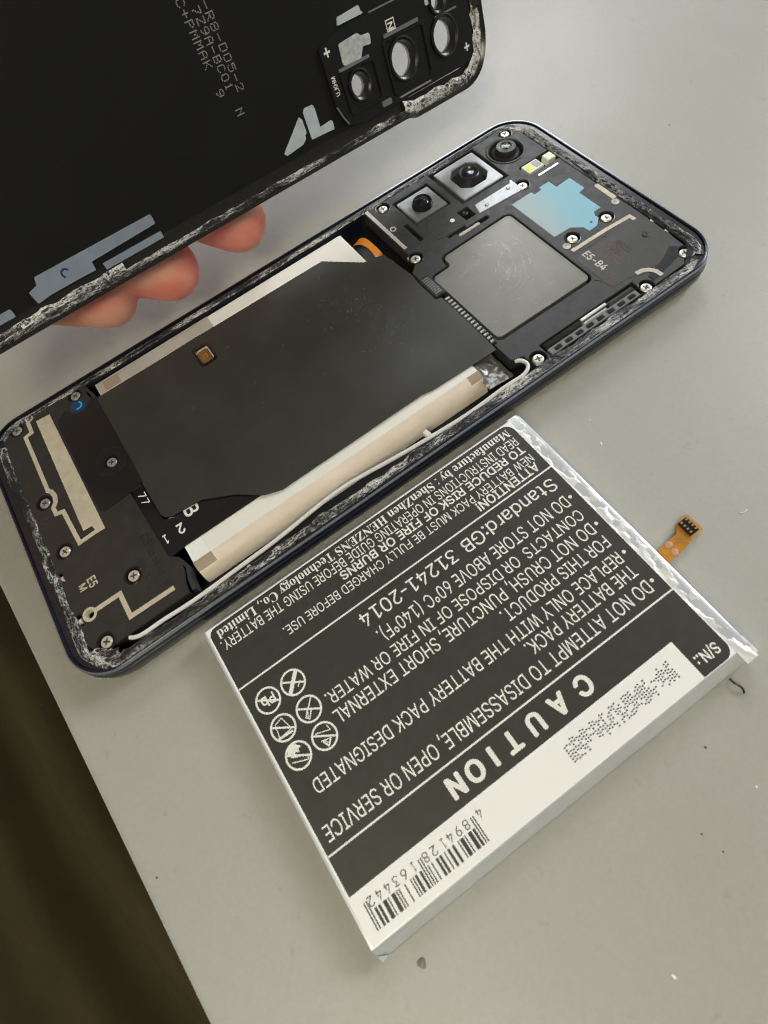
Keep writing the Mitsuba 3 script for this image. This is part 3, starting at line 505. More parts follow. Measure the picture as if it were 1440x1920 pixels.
tm = trimesh.Trimesh(V.reshape(-1, 3), np.vstack([fq, cap0, cap1 + (n - 1) * m]), process=False); tm.fix_normals()
put('cell', tm, 'mat_pouch', BAT, smooth=40)
# crumpled foil terrace at the cable end
gx, gy = np.meshgrid(np.linspace(0, 1, 14), np.linspace(Y0 + .2, Y1 - .1, 260), indexing='ij')
cr = meshkit.fbm(np.stack([gx * 2.6, gy * .62, 0 * gx], -1), 4, 21) - .5; cr2 = np.abs(meshkit.fbm(np.stack([gx * 2.0 + gy * .2, gy * .34, 0 * gx + 5], -1), 3, 4) - .5)
fx_ = X1 - .15 + 2.95 * gx + .12 * cr
fz = ZT + .06 - .10 * gx - .9 * np.clip(gx - .72, 0, 1) ** 1.3 * 3.2 + .42 * cr * np.clip(gx * 4, 0, 1) - .4 * cr2 * np.clip(gx * 3, 0, 1)
fz -= np.clip(gx - .93, 0, 1) * 14
gv = np.stack([fx_, gy, fz], -1).reshape(-1, 3); a_, b_ = gx.shape
i, j = np.meshgrid(np.arange(a_ - 1), np.arange(b_ - 1), indexing='ij'); ff = np.stack([i * b_ + j, (i + 1) * b_ + j, (i + 1) * b_ + j + 1, i * b_ + j + 1], -1).reshape(-1, 4)
put('foil_end', (gv, ff), 'mat_foil', BAT, smooth=True, label='crumpled silver foil end of the battery')
put('foil_end_fold', (np.c_[gv[:, 0] * 0 + X1 + 2.85 + .2 * np.sin(gv[:, 1] * .21) + .02 * gv[:, 2], gv[:, 1], np.repeat(np.linspace(3.7, .3, a_), b_) + .25 * cr.ravel()], ff), 'mat_foil', BAT, smooth=True)
put('foil_corner', trimesh.convex.convex_hull(np.array([(X1 + .3, Y0 + 3.2, 4.6), (X1 + 2.9, Y0 + 4.0, 4.3), (X1 + 3.2, Y0 + .6, 3.7), (X1 + 1.4, Y0 + .3, 4.2), (X1 + 3.0, Y0 + .4, 2.2), (X1 + 1.2, Y0 + .2, 2.0), (X1 + 2.9, Y0 + 3.4, 2.0)])), 'mat_foil', BAT)
put('foil_corner', trimesh.convex.convex_hull(np.array([(X0 + .05, Y0 + 1.2, 3.5), (X0 + .4, Y0 + .0, 3.0), (X0 + 1.4, Y0 + .4, 3.2), (X0 - .1, Y0 + .1, 2.5), (X0 + .2, Y0 - .15, 2.3), (X0 + 1.2, Y0 + .2, 2.0)])), 'mat_pouch', BAT)
# label: white sheet, black print, lettering
ZL = ZT + .01
lab = put('label', ex(sbox(-57.0, -96.4, 17.45, -38.0), ZL, ZL + .04), 'mat_label_white', BAT, label='black and white printed label on the battery')
bk = rnd(P([(-56.6, -38.3), (17.3, -38.3), (17.3, -96.3), (10.4, -96.3), (10.4, -89.1), (-56.6, -89.1)]), 0).union(sbox(-56.6, -89.1, 17.3, -60))
corner = lambda x, y, sx, sy, r: sbox(min(x, x + sx * r), min(y, y + sy * r), max(x, x + sx * r), max(y, y + sy * r)).difference(Point(x + sx * r, y + sy * r).buffer(r))
bk = bk.difference(corner(17.3, -38.3, -1, -1, 2.2)).difference(corner(17.3, -96.3, -1, 1, 2.0)).difference(corner(-56.6, -38.3, 1, -1, 1.6))
put('black_print', ex(bk, ZL + .045, ZL + .06), 'mat_label_black', lab)
ZK = ZL + .065
def rule(y, x0=-56.5, x1=17.3): put('rule', ex(sbox(x0, y - .16, x1, y + .16), ZK, ZK + .02), 'mat_ink_white', lab)
rule(-51.35); rule(-82.72)
G = json.loads('''{" ":[31,[]],",":[32,[[[[5,-16],[11,14],[23,14],[19,-2],[13,-16]]]]],".":[32,[[[[9,11],[13,15],[21,14],[23,12],[23,2],[19,-1],[11,0],[9,3]]]]],":":[32,[[[[9,62],[13,66],[21,65],[23,63],[23,53],[19,50],[11,51],[9,54]]],[[[9,3],[9,11],[11,14],[19,15],[23,12],[23,2],[21,0],[13,-1]]]]],"C":[84,[[[[5,33],[5,51],[7,59],[13,70],[20,77],[31,83],[39,85],[52,85],[66,80],[72,80],[75,85],[78,85],[78,57],[74,58],[68,71],[60,78],[52,81],[44,81],[36,78],[31,72],[26,54],[26,30],[29,18],[32,13],[41,6],[55,5],[67,10],[77,20],[80,16],[69,5],[53,-1],[39,-1],[28,2],[13,14],[7,25]]]]],"E":[79,[[[[3,0],[3,3],[10,4],[13,9],[13,74],[9,79],[3,79],[3,82],[71,82],[71,57],[68,58],[68,63],[65,70],[57,76],[48,78],[37,78],[33,76],[33,44],[40,44],[46,47],[50,54],[51,62],[54,62],[54,21],[51,21],[50,31],[45,38],[33,40],[33,8],[36,5],[48,5],[60,8],[69,16],[73,25],[76,26],[77,24],[72,0]]]]],"H":[93,[[[[3,0],[3,3],[10,4],[13,9],[13,73],[10,78],[3,79],[3,82],[43,82],[43,79],[38,79],[33,75],[34,45],[61,45],[61,74],[58,78],[50,79],[50,82],[91,82],[91,79],[82,77],[80,71],[80,11],[82,5],[91,3],[91,0],[50,0],[50,3],[58,4],[61,9],[60,40],[33,40],[33,7],[38,3],[43,3],[43,0]]]]],"L":[76,[[[[3,0],[3,3],[10,4],[13,9],[13,73],[10,78],[3,79],[3,82],[45,82],[45,79],[36,78],[33,75],[33,8],[37,5],[48,5],[57,7],[68,16],[73,28],[76,28],[72,0]]]]],"M":[113,[[[[3,0],[3,3],[10,4],[13,9],[13,74],[11,78],[3,79],[3,82],[34,81],[57,27],[80,82],[110,82],[110,79],[104,78],[100,71],[100,10],[103,4],[110,3],[110,0],[71,0],[71,3],[78,4],[81,9],[80,67],[77,63],[52,0],[48,0],[45,6],[21,66],[19,66],[19,8],[22,4],[30,3],[30,0]]]]],"N":[88,[[[[3,0],[3,3],[12,5],[14,13],[14,70],[6,79],[3,79],[3,82],[28,82],[65,35],[69,32],[70,73],[67,78],[59,79],[59,82],[86,82],[86,79],[77,77],[75,70],[75,-2],[72,-2],[68,2],[20,61],[19,9],[22,4],[30,3],[30,0]]]]],"S":[70,[[[[8,29],[12,28],[17,12],[23,6],[30,3],[38,3],[46,6],[50,13],[49,22],[43,28],[19,40],[12,47],[9,54],[9,66],[13,75],[18,80],[24,83],[39,84],[54,80],[57,84],[61,84],[61,58],[57,58],[54,68],[47,76],[39,80],[30,80],[26,78],[22,74],[21,69],[23,62],[27,58],[51,47],[61,38],[64,31],[64,18],[59,8],[53,3],[41,-1],[28,-1],[15,3],[12,2],[11,-1],[8,-1]]]]],"T":[76,[[[[2,57],[2,82],[73,82],[73,57],[70,57],[68,68],[63,74],[54,78],[47,78],[47,9],[50,4],[59,3],[59,0],[16,0],[16,3],[24,4],[28,10],[28,78],[21,78],[14,75],[7,67],[5,57]]]]],"Z":[79,[[[[4,0],[6,7],[27,39],[48,76],[26,76],[16,69],[12,58],[8,57],[10,82],[73,82],[71,76],[28,6],[29,5],[48,5],[57,7],[67,15],[71,22],[72,28],[76,29],[73,0]]]]],"a":[61,[[[[4,17],[6,21],[13,27],[36,36],[35,50],[29,54],[22,54],[19,52],[19,48],[22,45],[22,40],[19,36],[9,36],[6,40],[6,47],[9,52],[22,58],[36,58],[44,56],[49,52],[52,46],[52,9],[53,7],[58,8],[59,5],[57,3],[49,-1],[42,-1],[37,2],[35,6],[26,0],[13,-1],[7,2],[5,5]],[[21,18],[22,9],[26,7],[29,7],[35,11],[36,31],[28,29],[23,24]]]]],"b":[64,[[[[1,80],[1,83],[25,83],[25,53],[35,58],[44,58],[51,55],[56,50],[61,37],[61,24],[57,12],[49,3],[40,-1],[30,-1],[18,5],[12,0],[8,-1],[8,73],[6,79]],[[25,9],[28,4],[36,3],[41,7],[43,13],[43,42],[41,47],[36,51],[28,50],[25,46]]]]],"c":[52,[[[[3,27],[7,44],[16,54],[22,57],[37,58],[43,56],[49,50],[49,41],[48,39],[43,37],[36,40],[35,52],[33,54],[25,53],[22,49],[20,42],[21,22],[23,16],[28,10],[32,8],[40,8],[48,14],[51,12],[43,3],[37,0],[23,-1],[14,3],[6,13]]]]],"d":[66,[[[[3,27],[6,44],[15,55],[22,58],[30,58],[40,52],[40,76],[36,80],[31,80],[31,83],[57,83],[57,11],[60,6],[63,6],[63,3],[40,-1],[39,6],[34,1],[29,-1],[18,0],[14,2],[7,10]],[[21,37],[22,13],[24,9],[28,6],[35,7],[40,13],[40,45],[34,51],[26,50],[23,46]]]]],"e":[54,[[[[4,20],[4,38],[8,47],[13,53],[23,58],[33,58],[39,56],[46,50],[50,41],[51,30],[21,29],[22,18],[27,10],[31,8],[40,8],[45,11],[47,15],[50,14],[50,11],[47,7],[41,2],[32,-1],[19,0],[9,8]],[[23,51],[21,35],[36,35],[36,47],[33,53],[26,54]]]]],"f":[38,[[[[3,0],[3,3],[8,4],[9,7],[9,49],[3,50],[3,56],[9,56],[10,71],[12,76],[17,81],[25,84],[39,83],[43,81],[47,75],[47,69],[44,65],[37,64],[34,66],[33,74],[35,78],[34,80],[29,80],[26,72],[26,56],[36,56],[36,50],[26,50],[26,11],[28,4],[36,3],[36,0]]]]],"g":[58,[[[[3,-17],[3,-10],[10,-4],[5,1],[5,11],[8,15],[16,20],[6,29],[4,34],[4,43],[8,51],[22,58],[33,58],[41,55],[57,55],[57,48],[49,48],[52,41],[52,32],[49,26],[40,20],[22,19],[18,14],[18,11],[21,9],[41,9],[51,6],[56,-1],[56,-12],[54,-16],[44,-23],[35,-25],[13,-24],[8,-22]],[[13,-11],[15,-18],[22,-21],[36,-21],[43,-19],[47,-15],[47,-9],[41,-6],[17,-6]],[[20,41],[21,29],[24,24],[31,23],[34,26],[36,42],[35,49],[31,54],[26,54],[22,51]]]]],"h":[68,[[[[3,0],[3,3],[9,6],[9,76],[7,79],[3,79],[3,82],[26,82],[26,49],[36,57],[47,58],[54,55],[58,49],[59,7],[60,4],[65,3],[65,0],[36,0],[36,3],[41,4],[42,7],[42,44],[38,49],[31,48],[26,41],[26,9],[29,3],[32,3],[32,0]]]]],"i":[35,[[[[3,0],[3,3],[7,3],[9,6],[9,50],[7,53],[4,53],[4,56],[27,56],[27,6],[29,3],[32,3],[32,0]]],[[[9,71],[10,79],[15,83],[23,82],[27,77],[26,69],[21,65],[13,66]]]]],"l":[36,[[[[3,0],[3,3],[7,3],[9,6],[9,76],[7,79],[4,79],[4,82],[26,82],[27,6],[29,3],[32,3],[32,0]]]]],"m":[99,[[[[3,0],[3,3],[9,6],[9,50],[3,53],[3,56],[26,56],[27,49],[36,57],[46,58],[52,56],[58,49],[68,57],[78,58],[85,55],[88,51],[90,45],[90,6],[91,4],[96,3],[96,0],[67,0],[67,3],[72,4],[73,7],[73,44],[69,49],[61,47],[58,42],[58,7],[59,4],[64,3],[64,0],[36,0],[36,3],[39,3],[41,6],[41,45],[37,49],[29,47],[26,42],[26,8],[29,3],[32,3],[32,0]]]]],"n":[68,[[[[3,0],[3,3],[9,6],[9,50],[3,53],[3,56],[26,56],[27,50],[34,56],[40,58],[47,58],[54,55],[59,45],[59,6],[60,4],[65,3],[65,0],[36,0],[36,3],[41,4],[42,7],[42,44],[38,49],[31,48],[26,41],[26,9],[29,3],[32,3],[32,0]]]]],"o":[60,[[[[4,19],[4,38],[8,47],[15,54],[25,58],[35,58],[45,54],[52,47],[56,38],[56,19],[52,10],[42,1],[35,-1],[25,-1],[15,3],[8,10]],[[22,49],[22,9],[25,4],[33,3],[37,6],[39,14],[39,43],[36,53],[33,55],[25,54]]]]],"r":[51,[[[[3,0],[3,3],[7,3],[9,6],[9,50],[7,53],[4,53],[4,56],[26,56],[27,48],[36,56],[48,56],[52,50],[51,43],[49,41],[41,40],[37,46],[33,47],[27,40],[27,6],[30,3],[35,3],[35,0]]]]],"t":[41,[[[[4,51],[4,56],[18,69],[23,77],[26,77],[26,57],[37,57],[37,51],[26,50],[26,10],[28,8],[33,8],[37,14],[39,13],[38,8],[33,2],[26,-1],[17,-1],[10,4],[9,50]]]]],"u":[67,[[[[2,54],[2,57],[25,57],[25,12],[27,8],[34,7],[41,12],[41,48],[39,53],[34,54],[34,57],[58,57],[58,10],[59,7],[64,6],[64,3],[51,2],[41,-1],[40,6],[28,-1],[19,-1],[14,1],[9,8],[8,13],[8,51],[7,53]]]]],"y":[54,[[[[-1,-19],[-1,-12],[4,-7],[11,-8],[13,-10],[13,-17],[18,-17],[25,-2],[6,48],[2,53],[-1,53],[-1,56],[29,56],[29,53],[23,52],[23,48],[33,23],[35,25],[42,46],[42,52],[36,53],[36,56],[54,56],[54,53],[51,53],[47,47],[30,-3],[23,-18],[14,-25],[6,-25]]]]]}''')
def serif(s, start, length, cap):
    x, out = 0, []
    for ch in s:
        adv, polys = G[ch]
        for rings in polys: out.append(Polygon(rings[0], rings[1:]).buffer(0)); out[-1] = affinity.translate(out[-1], x, 0)
        x += adv
    v, f = arr(ex(union_all(out), 0, 1)); k = length / x
    return np.c_[start[0] - v[:, 0] * k, start[1] - v[:, 1] * cap / 81, ZK + v[:, 2] * .03], f
put('lettering', serif('Manufacture by : ShenZhen HENZENS Technology Co., Limited', (15.95, -39.15), 71.2, 1.85), 'mat_ink_white', lab)
for (s, x0, x1, y, cap, bold) in (
    ('READ INSTRUCTIONS IN OPERATING GUIDE BEFORE USING THE BATTERY.', 15.8, -55.5, -41.5, 2.05, False), ('TO REDUCE RISK OF FIRE OR BURNS', 15.7, -29.5, -43.95, 1.75, True),
    ('NEW BATTERY PACK MUST BE FULLY CHARGED BEFORE USE.', 15.8, -44.1, -46.45, 1.85, False), ('ATTENTION!', 15.4, .2, -48.6, 1.9, True), 
    ('DO NOT STORE ABOVE 60°C (140°F).', 14.7, -30.0, -57.5, 2.6, False), ('CONTACTS  OR DISPOSE OF IN FIRE OR WATER.', 14.9, -43.9, -61.3, 2.3, False),
    ('DO NOT CRUSH, PUNCTURE, SHORT EXTERNAL', 14.6, -44.3, -64.6, 2.5, False), ('FOR THIS PRODUCT.', 14.9, -9.7, -68.05, 2.45, False), ('REPLACE ONLY WITH THE BATTERY PACK DESIGNATED', 14.5, -53.2, -71.75, 2.45, False),
    ('THE BATTERY PACK.', 14.7, -10.0, -75.0, 2.45, False), ('DO NOT ATTEMPT TO DISASSEMBLE, OPEN OR SERVICE', 14.7, -55.3, -78.6, 2.55, False)):
    put('lettering', text(s, (x0, y), x0 - x1, cap, ZK, bold=bold), 'mat_ink_white', lab)
put('lettering', spaced('Standard:GB 31241-2014', (15.4, -53.1), 46.6, 2.75, ZK, wide=1.02), 'mat_ink_white', lab)
for y in (-58.6, -65.65, -72.75, -79.5): put('bullet', ex(Point(15.65, y).buffer(.36), ZK, ZK + .02), 'mat_ink_white', lab)
for (ch, x, w) in zip('CAUTION', (-4.75, -10.2, -15.6, -20.6, -25.6, -28.6, -34.0), (2.7, 3.0, 2.5, 2.5, .62, 2.9, 2.6)):
    pass
cx = -4.8
for ch, x, w in (('C', -4.85, 2.8), ('A', -10.1, 3.0), ('U', -15.4, 2.6), ('T', -20.3, 2.6), ('I', -25.3, .62), ('O', -27.9, 3.0), ('N', -32.0, 2.6)):
    v_, f_ = text(ch, (x, -84.45), w, 3.15, ZK, bold=True) if ch != 'I' else arr(ex(sbox(x - w, -87.6, x, -84.45), ZK, ZK + .03))
    put('lettering', join([(v_ + [a_, b_, .002 * q_], f_) for q_, (a_, b_) in enumerate(((0, 0), (-.13, 0), (.13, 0), (0, -.08), (0, .08)))]), 'mat_ink_white', lab)
put('lettering', text('S/N.:', (15.9, -93.0), 4.7, 1.8, ZK, bold=True), 'mat_ink_white', lab)
# barcode and its number
bits = '101' + '0001011010011001100100110110010011' [:0]
L_ = ['0001101', '0011001', '0010011', '0111101', '0100011', '0110001', '0101111', '0111011', '0110111', '0001011']
Gc = [''.join('1' if c == '0' else '0' for c in L_[k])[::-1] for k in range(10)]; Rc_ = [''.join('1' if c == '0' else '0' for c in s) for s in L_]
num = '4894128163442'; par = 'LGLLGG'
bits = '101' + ''.join((L_ if p_ == 'L' else Gc)[int(c)] for c, p_ in zip(num[1:7], par)) + '01010' + ''.join(Rc_[int(c)] for c in num[7:]) + '101'
px0, pw = -33.7, 21.5 / 95
k = 0
while k < 95:
    if bits[k] == '1':
        e = k
        while e < 95 and bits[e] == '1': e += 1
        long_ = k < 3 or k >= 92 or 45 <= k < 50
        put('barcode_bar', ex(sbox(px0 - e * pw, -95.05, px0 - k * pw, -90.9 if long_ else -92.35), ZL + .045, ZL + .06), 'mat_ink_black', lab); k = e
    else: k += 1
put('lettering', text('4', (-32.2, -90.45), .95, 1.45, ZL + .05), 'mat_ink_black', lab)
for q_, s in enumerate((num[1:7], num[7:])):
    for t_, ch in enumerate(s):
        put('lettering', text(ch, (-34.9 - q_ * 10.6 - t_ * 1.6, -90.6), .55 if ch == '1' else 1.0, 1.45, ZL + .05), 'mat_ink_black', lab)
# overprinted dash matrix code
rng = np.random.default_rng(3); ds = []
for c_ in range(44):
    for r_ in range(7):
        x, y = 7.4 - c_ * .525, -90.95 - r_ * .49 - .12 * (c_ % 2)
        on = rng.random() < (.78 if 0 < r_ < 6 else .5)
        if c_ in (7, 15, 24, 33) and rng.random() < .7: on = False
        if on: ds.append(sbox(x - .36, y - .13, x, y + .13))
put('dash_print', ex(union_all(ds), ZL + .045, ZL + .06), 'mat_ink_black', lab, kind='stuff')
# prohibition signs
def sign(cx, cy, kind):
    r = 2.42; g_ = [Point(cx, cy).buffer(r, quad_segs=12).difference(Point(cx, cy).buffer(r - .36, quad_segs=12))]
    bar = line([(cx + 2.2 * math.cos(a), cy + 2.2 * math.sin(a)) for a in (math.radians(148), math.radians(-32))], .34)
    L = lambda *p, w=.16: line([(cx + a, cy + b) for a, b in p], w)
    pic = []
    if kind == 'x': pic = [L((-1.45, -1.5), (1.4, 1.5), w=.75), L((-1.0, -1.9), (-1.6, -1.3), w=.3), L((.4, -1.2), (1.3, -.4), w=.2)]
    if kind == 'tool': pic = [L((1.3, 1.5), (0, .2), w=.22), L((-.1, .3), (-1.2, -1.0), w=.22), L((.4, -.2), (-.7, -1.5), w=.22), L((-1.3, -.9), (-.6, -1.6), w=.2), L((-.35, -.1), (-.9, -1.3), w=.16)]
    if kind == 'bin': pic = [L((-1.4, -1.2), (1.2, -.9)), L((1.2, -.9), (.5, 1.6)), L((-1.0, 1.2), (.5, 1.6)), L((-1.0, 1.2), (-1.4, -1.2)), L((-1.7, -1.2), (1.2, -1.4), w=.4)]
    if kind == 'crush': pic = [L((-1.2, 1.2), (1.4, .3)), L((1.4, .3), (1.2, 1.4)), L((-1.0, -.4), (.9, -.9)), L((-.7, -.6), (-.2, -1.8), w=.3), L((.7, -.9), (-.2, -1.8), w=.3), L((-.4, -.6), (.1, -1.4)), L((-1.2, 1.2), (-1.0, .5))]
    if kind == 'fire': pic = [L((-1.3, .4), (1.5, -.8), w=.2), L((1.5, -.8), (1.1, -1.5), w=.2), L((1.1, -1.5), (-1.6, -.4), w=.2), Polygon([(cx + a, cy + b) for a, b in ((-1.2, 2.0), (.2, 2.1), (1.2, 1.0), (.5, 1.0), (.4, .3), (-.2, .8), (-.6, .2), (-.9, .9), (-1.6, .7))])]
    if kind == 'pb': pass
    sh = union_all([q for q in pic]) if pic else None
    allp = union_all(g_ + [bar] + ([sh.intersection(Point(cx, cy).buffer(r - .3))] if sh is not None else []))
    k = put('warning_sign', ex(allp, ZK, ZK + .02), 'mat_ink_white', lab)
    if kind == 'pb': put('lettering', text('Pb', (cx + 1.4, cy - .95 + 1.9), 2.7, 1.9, ZK + .001, bold=True), 'mat_ink_white', k)
for (x, y, t_) in ((-47.45, -56.1, 'x'), (-52.85, -56.1, 'pb'), (-47.4, -61.7, 'tool'), (-52.85, -61.7, 'bin'), (-47.4, -67.1, 'crush'), (-52.85, -67.1, 'fire')): sign(x, y, t_)
# orange connector tail
tail = rnd(P([(20.6, -76.0), (27.4, -75.6), (28.7, -74.2), (32.0, -73.8), (32.1, -77.9), (29.0, -78.1), (26.5, -78.6), (20.6, -78.9)]), .35)
tv, tf = trimesh.remesh.subdivide_to_size(*arr(ex(tail, 0, .14)), 1.0); tv = np.array(tv); tv[:, 2] += .7 + .9 * np.clip((26 - tv[:, 0]) / 6, 0, 1) + .25 * np.sin((tv[:, 0] - 24) * .5)
tl = put('connector_tail', (tv, tf), 'mat_amber', BAT, label='short amber flex tail with a black connector')
ch = put('socket', slab(sbox(28.9, -77.5, 30.9, -74.3), .85, 1.75, .12), 'mat_gloss_black', tl)
for k in range(4):
    for xx in (29.05, 30.25): put('pin', slab(sbox(xx, -77.1 + .75 * k, xx + .5, -76.75 + .75 * k), 1.75, 1.86, .03), 'mat_gold', ch)
put('trace_line', ex(line([(24.2, -77.2), (28.6, -76.3)], .14), 1.22, 1.27), 'mat_gold', tl)
for (x, y) in ((24.6, -76.4), (24.4, -78.0)): put('solder_joint', lathe([(0, 1.1), (.75, 1.1), (.6, 1.42), (0, 1.5)], x, y, 18), 'mat_solder', tl, smooth=40)

# ------------------------------------------------------------------ the back cover held above the phone (u along, v across, w out of its inner face)
CR_ = np.array([[0.9931544, 0.0333923, 0.1119341], [0.0903653, 0.3875676, -0.9174015], [-0.0740162, 0.9212363, 0.3818969]]); CT = np.array([-1.5895, 50.2416, 54.0641])
FRAMES['cover'] = (CR_, CT); frame = 'cover'
cov = thing('back_cover', 'black phone back cover held up on edge with its inner face and camera holes showing', 'back cover')
co, cnr = rrect(80.6, 35.2, 9.0, 18, step=1.0)
def warp(v):    # the long edge steps outwards beside the button cut-out
    b = 1 / (1 + np.exp(-(v[..., 0] - 53.6) / .45)); v = v.copy(); v[..., 1] -= .85 * b * (v[..., 1] < -28) * np.clip((-28 - v[..., 1]) / 5, 0, 1); return v
HOLES = [(41.7, -24.6, 2.25), (55.2, -24.2, 3.35), (68.4, -24.0, 3.25), (68.1, -17.4, 1.7)]
rim = [(4.0, 0), (3.0, .06), (2.2, .2), (1.4, .5), (.7, .95), (.25, 1.45), (.0, 1.75), (-.12, 1.72), (-.18, 1.5), (.05, .75), (.55, .05), (1.3, -.45), (2.3, -.72), (4.0, -.8)]
put('rim', ring_loft(co, cnr, rim, warp=warp), 'mat_cover_edge', cov, smooth=40)
flat = Polygon(co - cnr * 3.9)
pf = flat
for (x, y, r) in HOLES: pf = pf.difference(Point(x, y).buffer(r, quad_segs=14))
put('panel', ex(pf, -.78, .02), 'mat_cover', cov)
gp, gn = rrect(80.6, 35.2, 9.0, 30, step=.36); gq = gp.copy(); gq[:, 1] -= .8 / (1 + np.exp(-(gq[:, 0] - 53.6) / .5)) * (gq[:, 1] < -30)
def cglue(sel, d0, d1, z, h, seed, m, wob):
    idx = np.nonzero(sel)[0]; brk = np.nonzero(np.diff(idx) > 1)[0]
    if len(brk): idx = np.r_[idx[brk[0] + 1:], idx[:brk[0] + 1]]
    v_, f_, uv_ = glue_ribbon(gq[idx], gn[idx], d0, d1, z, h, seed, wob, closed=False)
    put('adhesive', (v_, f_), m, cov, smooth=True, uv=uv_)
cglue((gq[:, 1] < -30) & (gq[:, 0] < 56), .25, 1.7, 1.0, .45, 12, 'mat_glue_pale', .6)
cglue((gq[:, 0] > 52) & (gq[:, 1] < -22), .35, 3.3, .8, .8, 13, 'mat_glue_bright', .7)
cglue((gq[:, 0] > 76) & (gq[:, 1] > -28), .35, 2.7, .8, .4, 15, 'mat_glue_pale', .5)
cglue((gq[:, 0] > -52) & (gq[:, 0] < -27) & (gq[:, 1] < -30), 1.0, 2.9, .45, .6, 14, 'mat_glue_bright', .9)
cglue((gq[:, 0] > -78) & (gq[:, 0] < -50) & (gq[:, 1] < -30), .6, 2.8, .5, .5, 16, 'mat_glue_pale', .8)
# camera frame glued to the inner face
fr = P([(35.6, -30.6), (34.0, -27.2), (34.2, -15.8), (35.2, -15.2), (39.3, -14.2), (41.0, -13.9), (77.2, -13.6), (77.4, -28), (75.4, -31.4), (40, -31.6)])
for (x, y, r) in HOLES: fr = fr.difference(Point(x, y).buffer(r + .35, quad_segs=14))
fr = fr.difference(Point(52.2, -19.3).buffer(.8))
mod = put('camera_frame', slab(fr, .03, .75, .12), 'mat_module', cov, label='raised black frame round the camera holes')
for n_, (x, y, r) in enumerate(HOLES):
    put('lens_sleeve', lathe([(r, -1.7), (r + .42, -1.7), (r + .42, .9), (r + .9, 1.0), (r + .9, 1.25), (r + .55, 1.35), (r + .1, 1.05), (r, .6)], x, y, 44), 'mat_module', mod, smooth=35)
    put('sleeve_ring', lathe([(r - .22, -1.6), (r, -1.6), (r, -1.0), (r - .22, -1.0)], x, y, 44), 'mat_silver', mod)
for (a, b, c, d_) in ((37.2, -29.3, 47.3, -20.9), (50.3, -30.2, 62.9, -19.3)):
    put('square_rim', slab(rnd(sbox(a, b, c, d_), 1.0).difference(rnd(sbox(a + .6, b + .6, c - .6, d_ - .6), .8)), .75, 1.25, .12), 'mat_module', mod)
put('gasket', slab(sbox(37.3, -20.9, 46.0, -20.3), .75, 1.3, .1), 'mat_silver_dull', mod); put('gasket', slab(sbox(51.2, -19.2, 61.6, -18.5), .75, 1.25, .1), 'mat_silver_dull', mod)
put('gasket', slab(sbox(51.6, -30.9, 61.6, -30.55), .75, 1.3, .06), 'mat_silver', mod); put('gasket', slab(rnd(sbox(46.2, -30.9, 49.0, -29.7), .3), .75, 1.3, .1), 'mat_silver_dull', mod)
put('gasket', slab(sbox(66.6, -20.3, 73.4, -19.95), .75, 1.1, .06), 'mat_silver_dull', mod); put('gasket', slab(sbox(49.0, -13.95, 56.8, -13.65), .6, .9, .06), 'mat_silver_dull', mod)
put('gel_pad', slab(rnd(P([(38.9, -20.2), (44.0, -20.4), (45.2, -18.6), (47.6, -18.9), (47.8, -16.9), (45.4, -16.7), (44.6, -16.0), (39.2, -16.3)]), .5), .75, 1.05, .12), 'mat_gel', mod, label='cloudy clear adhesive pad on the camera frame')
put('flash_pad', slab(rnd(sbox(64.6, -17.4, 66.6, -15.2), .3), .75, 1.0, .1), 'mat_foam_pale', mod)
nb = sbox(52.7, -18.5, 55.2, -16.4); put('mark_box', ex(nb.difference(nb.buffer(-.22, join_style='mitre')), .755, .79), 'mat_ink_white', mod)
put('lettering', text('N', (53.2, -17.0), 1.25, 1.4, .76, (0, -1), (1, 0), True), 'mat_ink_white', mod)
for (x, y) in ((35.9, -16.7), (74.8, -28.3)): put('plus_mark', ex(line([(x - .85, y), (x + .85, y)], .4).union(line([(x, y - .85), (x, y + .85)], .4)), .755, .79), 'mat_ink_white', mod)
put('lettering', text('U_KHM', (35.95, -24.6), 3.6, 1.0, .76, (0, 1), (-1, 0), True), 'mat_ink_white', mod)
put('frame_rib', ex(line([(34.1, -26.4), (35.0, -28.8), (36.0, -30.4)], .3, join='round'), .6, .95), 'mat_silver_dull', mod)
# grey foam and tape pieces
put('foam_pad', slab(rnd(P([(40.6, -13.5), (41.2, -12.2), (47.2, -11.9), (47.4, -13.0), (48.3, -13.5)]), .2), .02, .5, .1), 'mat_foam_pale', cov)
A_ = [P([(17.6, -29.4), (24.3, -24.6), (24.9, -25.2), (24.9, -27.9), (24.3, -28.2), (24.2, -28.9), (23.0, -29.6), (18.2, -30.0)]), P([(25.6, -29.6), (25.7, -24.2), (26.4, -23.6), (28.6, -23.7), (28.9, -24.6), (28.7, -28.2), (31.9, -28.0), (32.3, -28.4), (32.1, -29.9)])]
for p_ in A_: put('film_letter', slab(rnd(p_, .2), .02, .2, .05), 'mat_foam_pale', cov, label=None)
fm = put('foam_pad', slab(rnd(P([(-46.3, -28.8), (-46.2, -31.2), (-42.9, -30.9), (-36.0, -30.9), (-32.6, -31.0), (-32.4, -29.3), (-28.2, -29.2), (-16.6, -28.9), (-16.5, -27.0), (-43.6, -26.9), (-44.2, -28.3)]), .25), .02, .55, .1), 'mat_foam', cov, label='long stepped grey foam strip with a blue pen mark')
put('pen_mark', ex(line([(-38.6, -29.5), (-38.9, -28.8), (-38.6, -28.2), (-37.9, -28.0), (-37.2, -28.5)], .4, join='round'), .56, .6), 'mat_pen', fm)
put('foam_pad', slab(sbox(-30.7, -31.9, -16.5, -30.6), .02, .5, .1), 'mat_foam', cov); put('foam_pad', slab(rnd(sbox(-58.5, -31.2, -51.2, -29.6), .3), .02, .5, .1), 'mat_foam', cov)
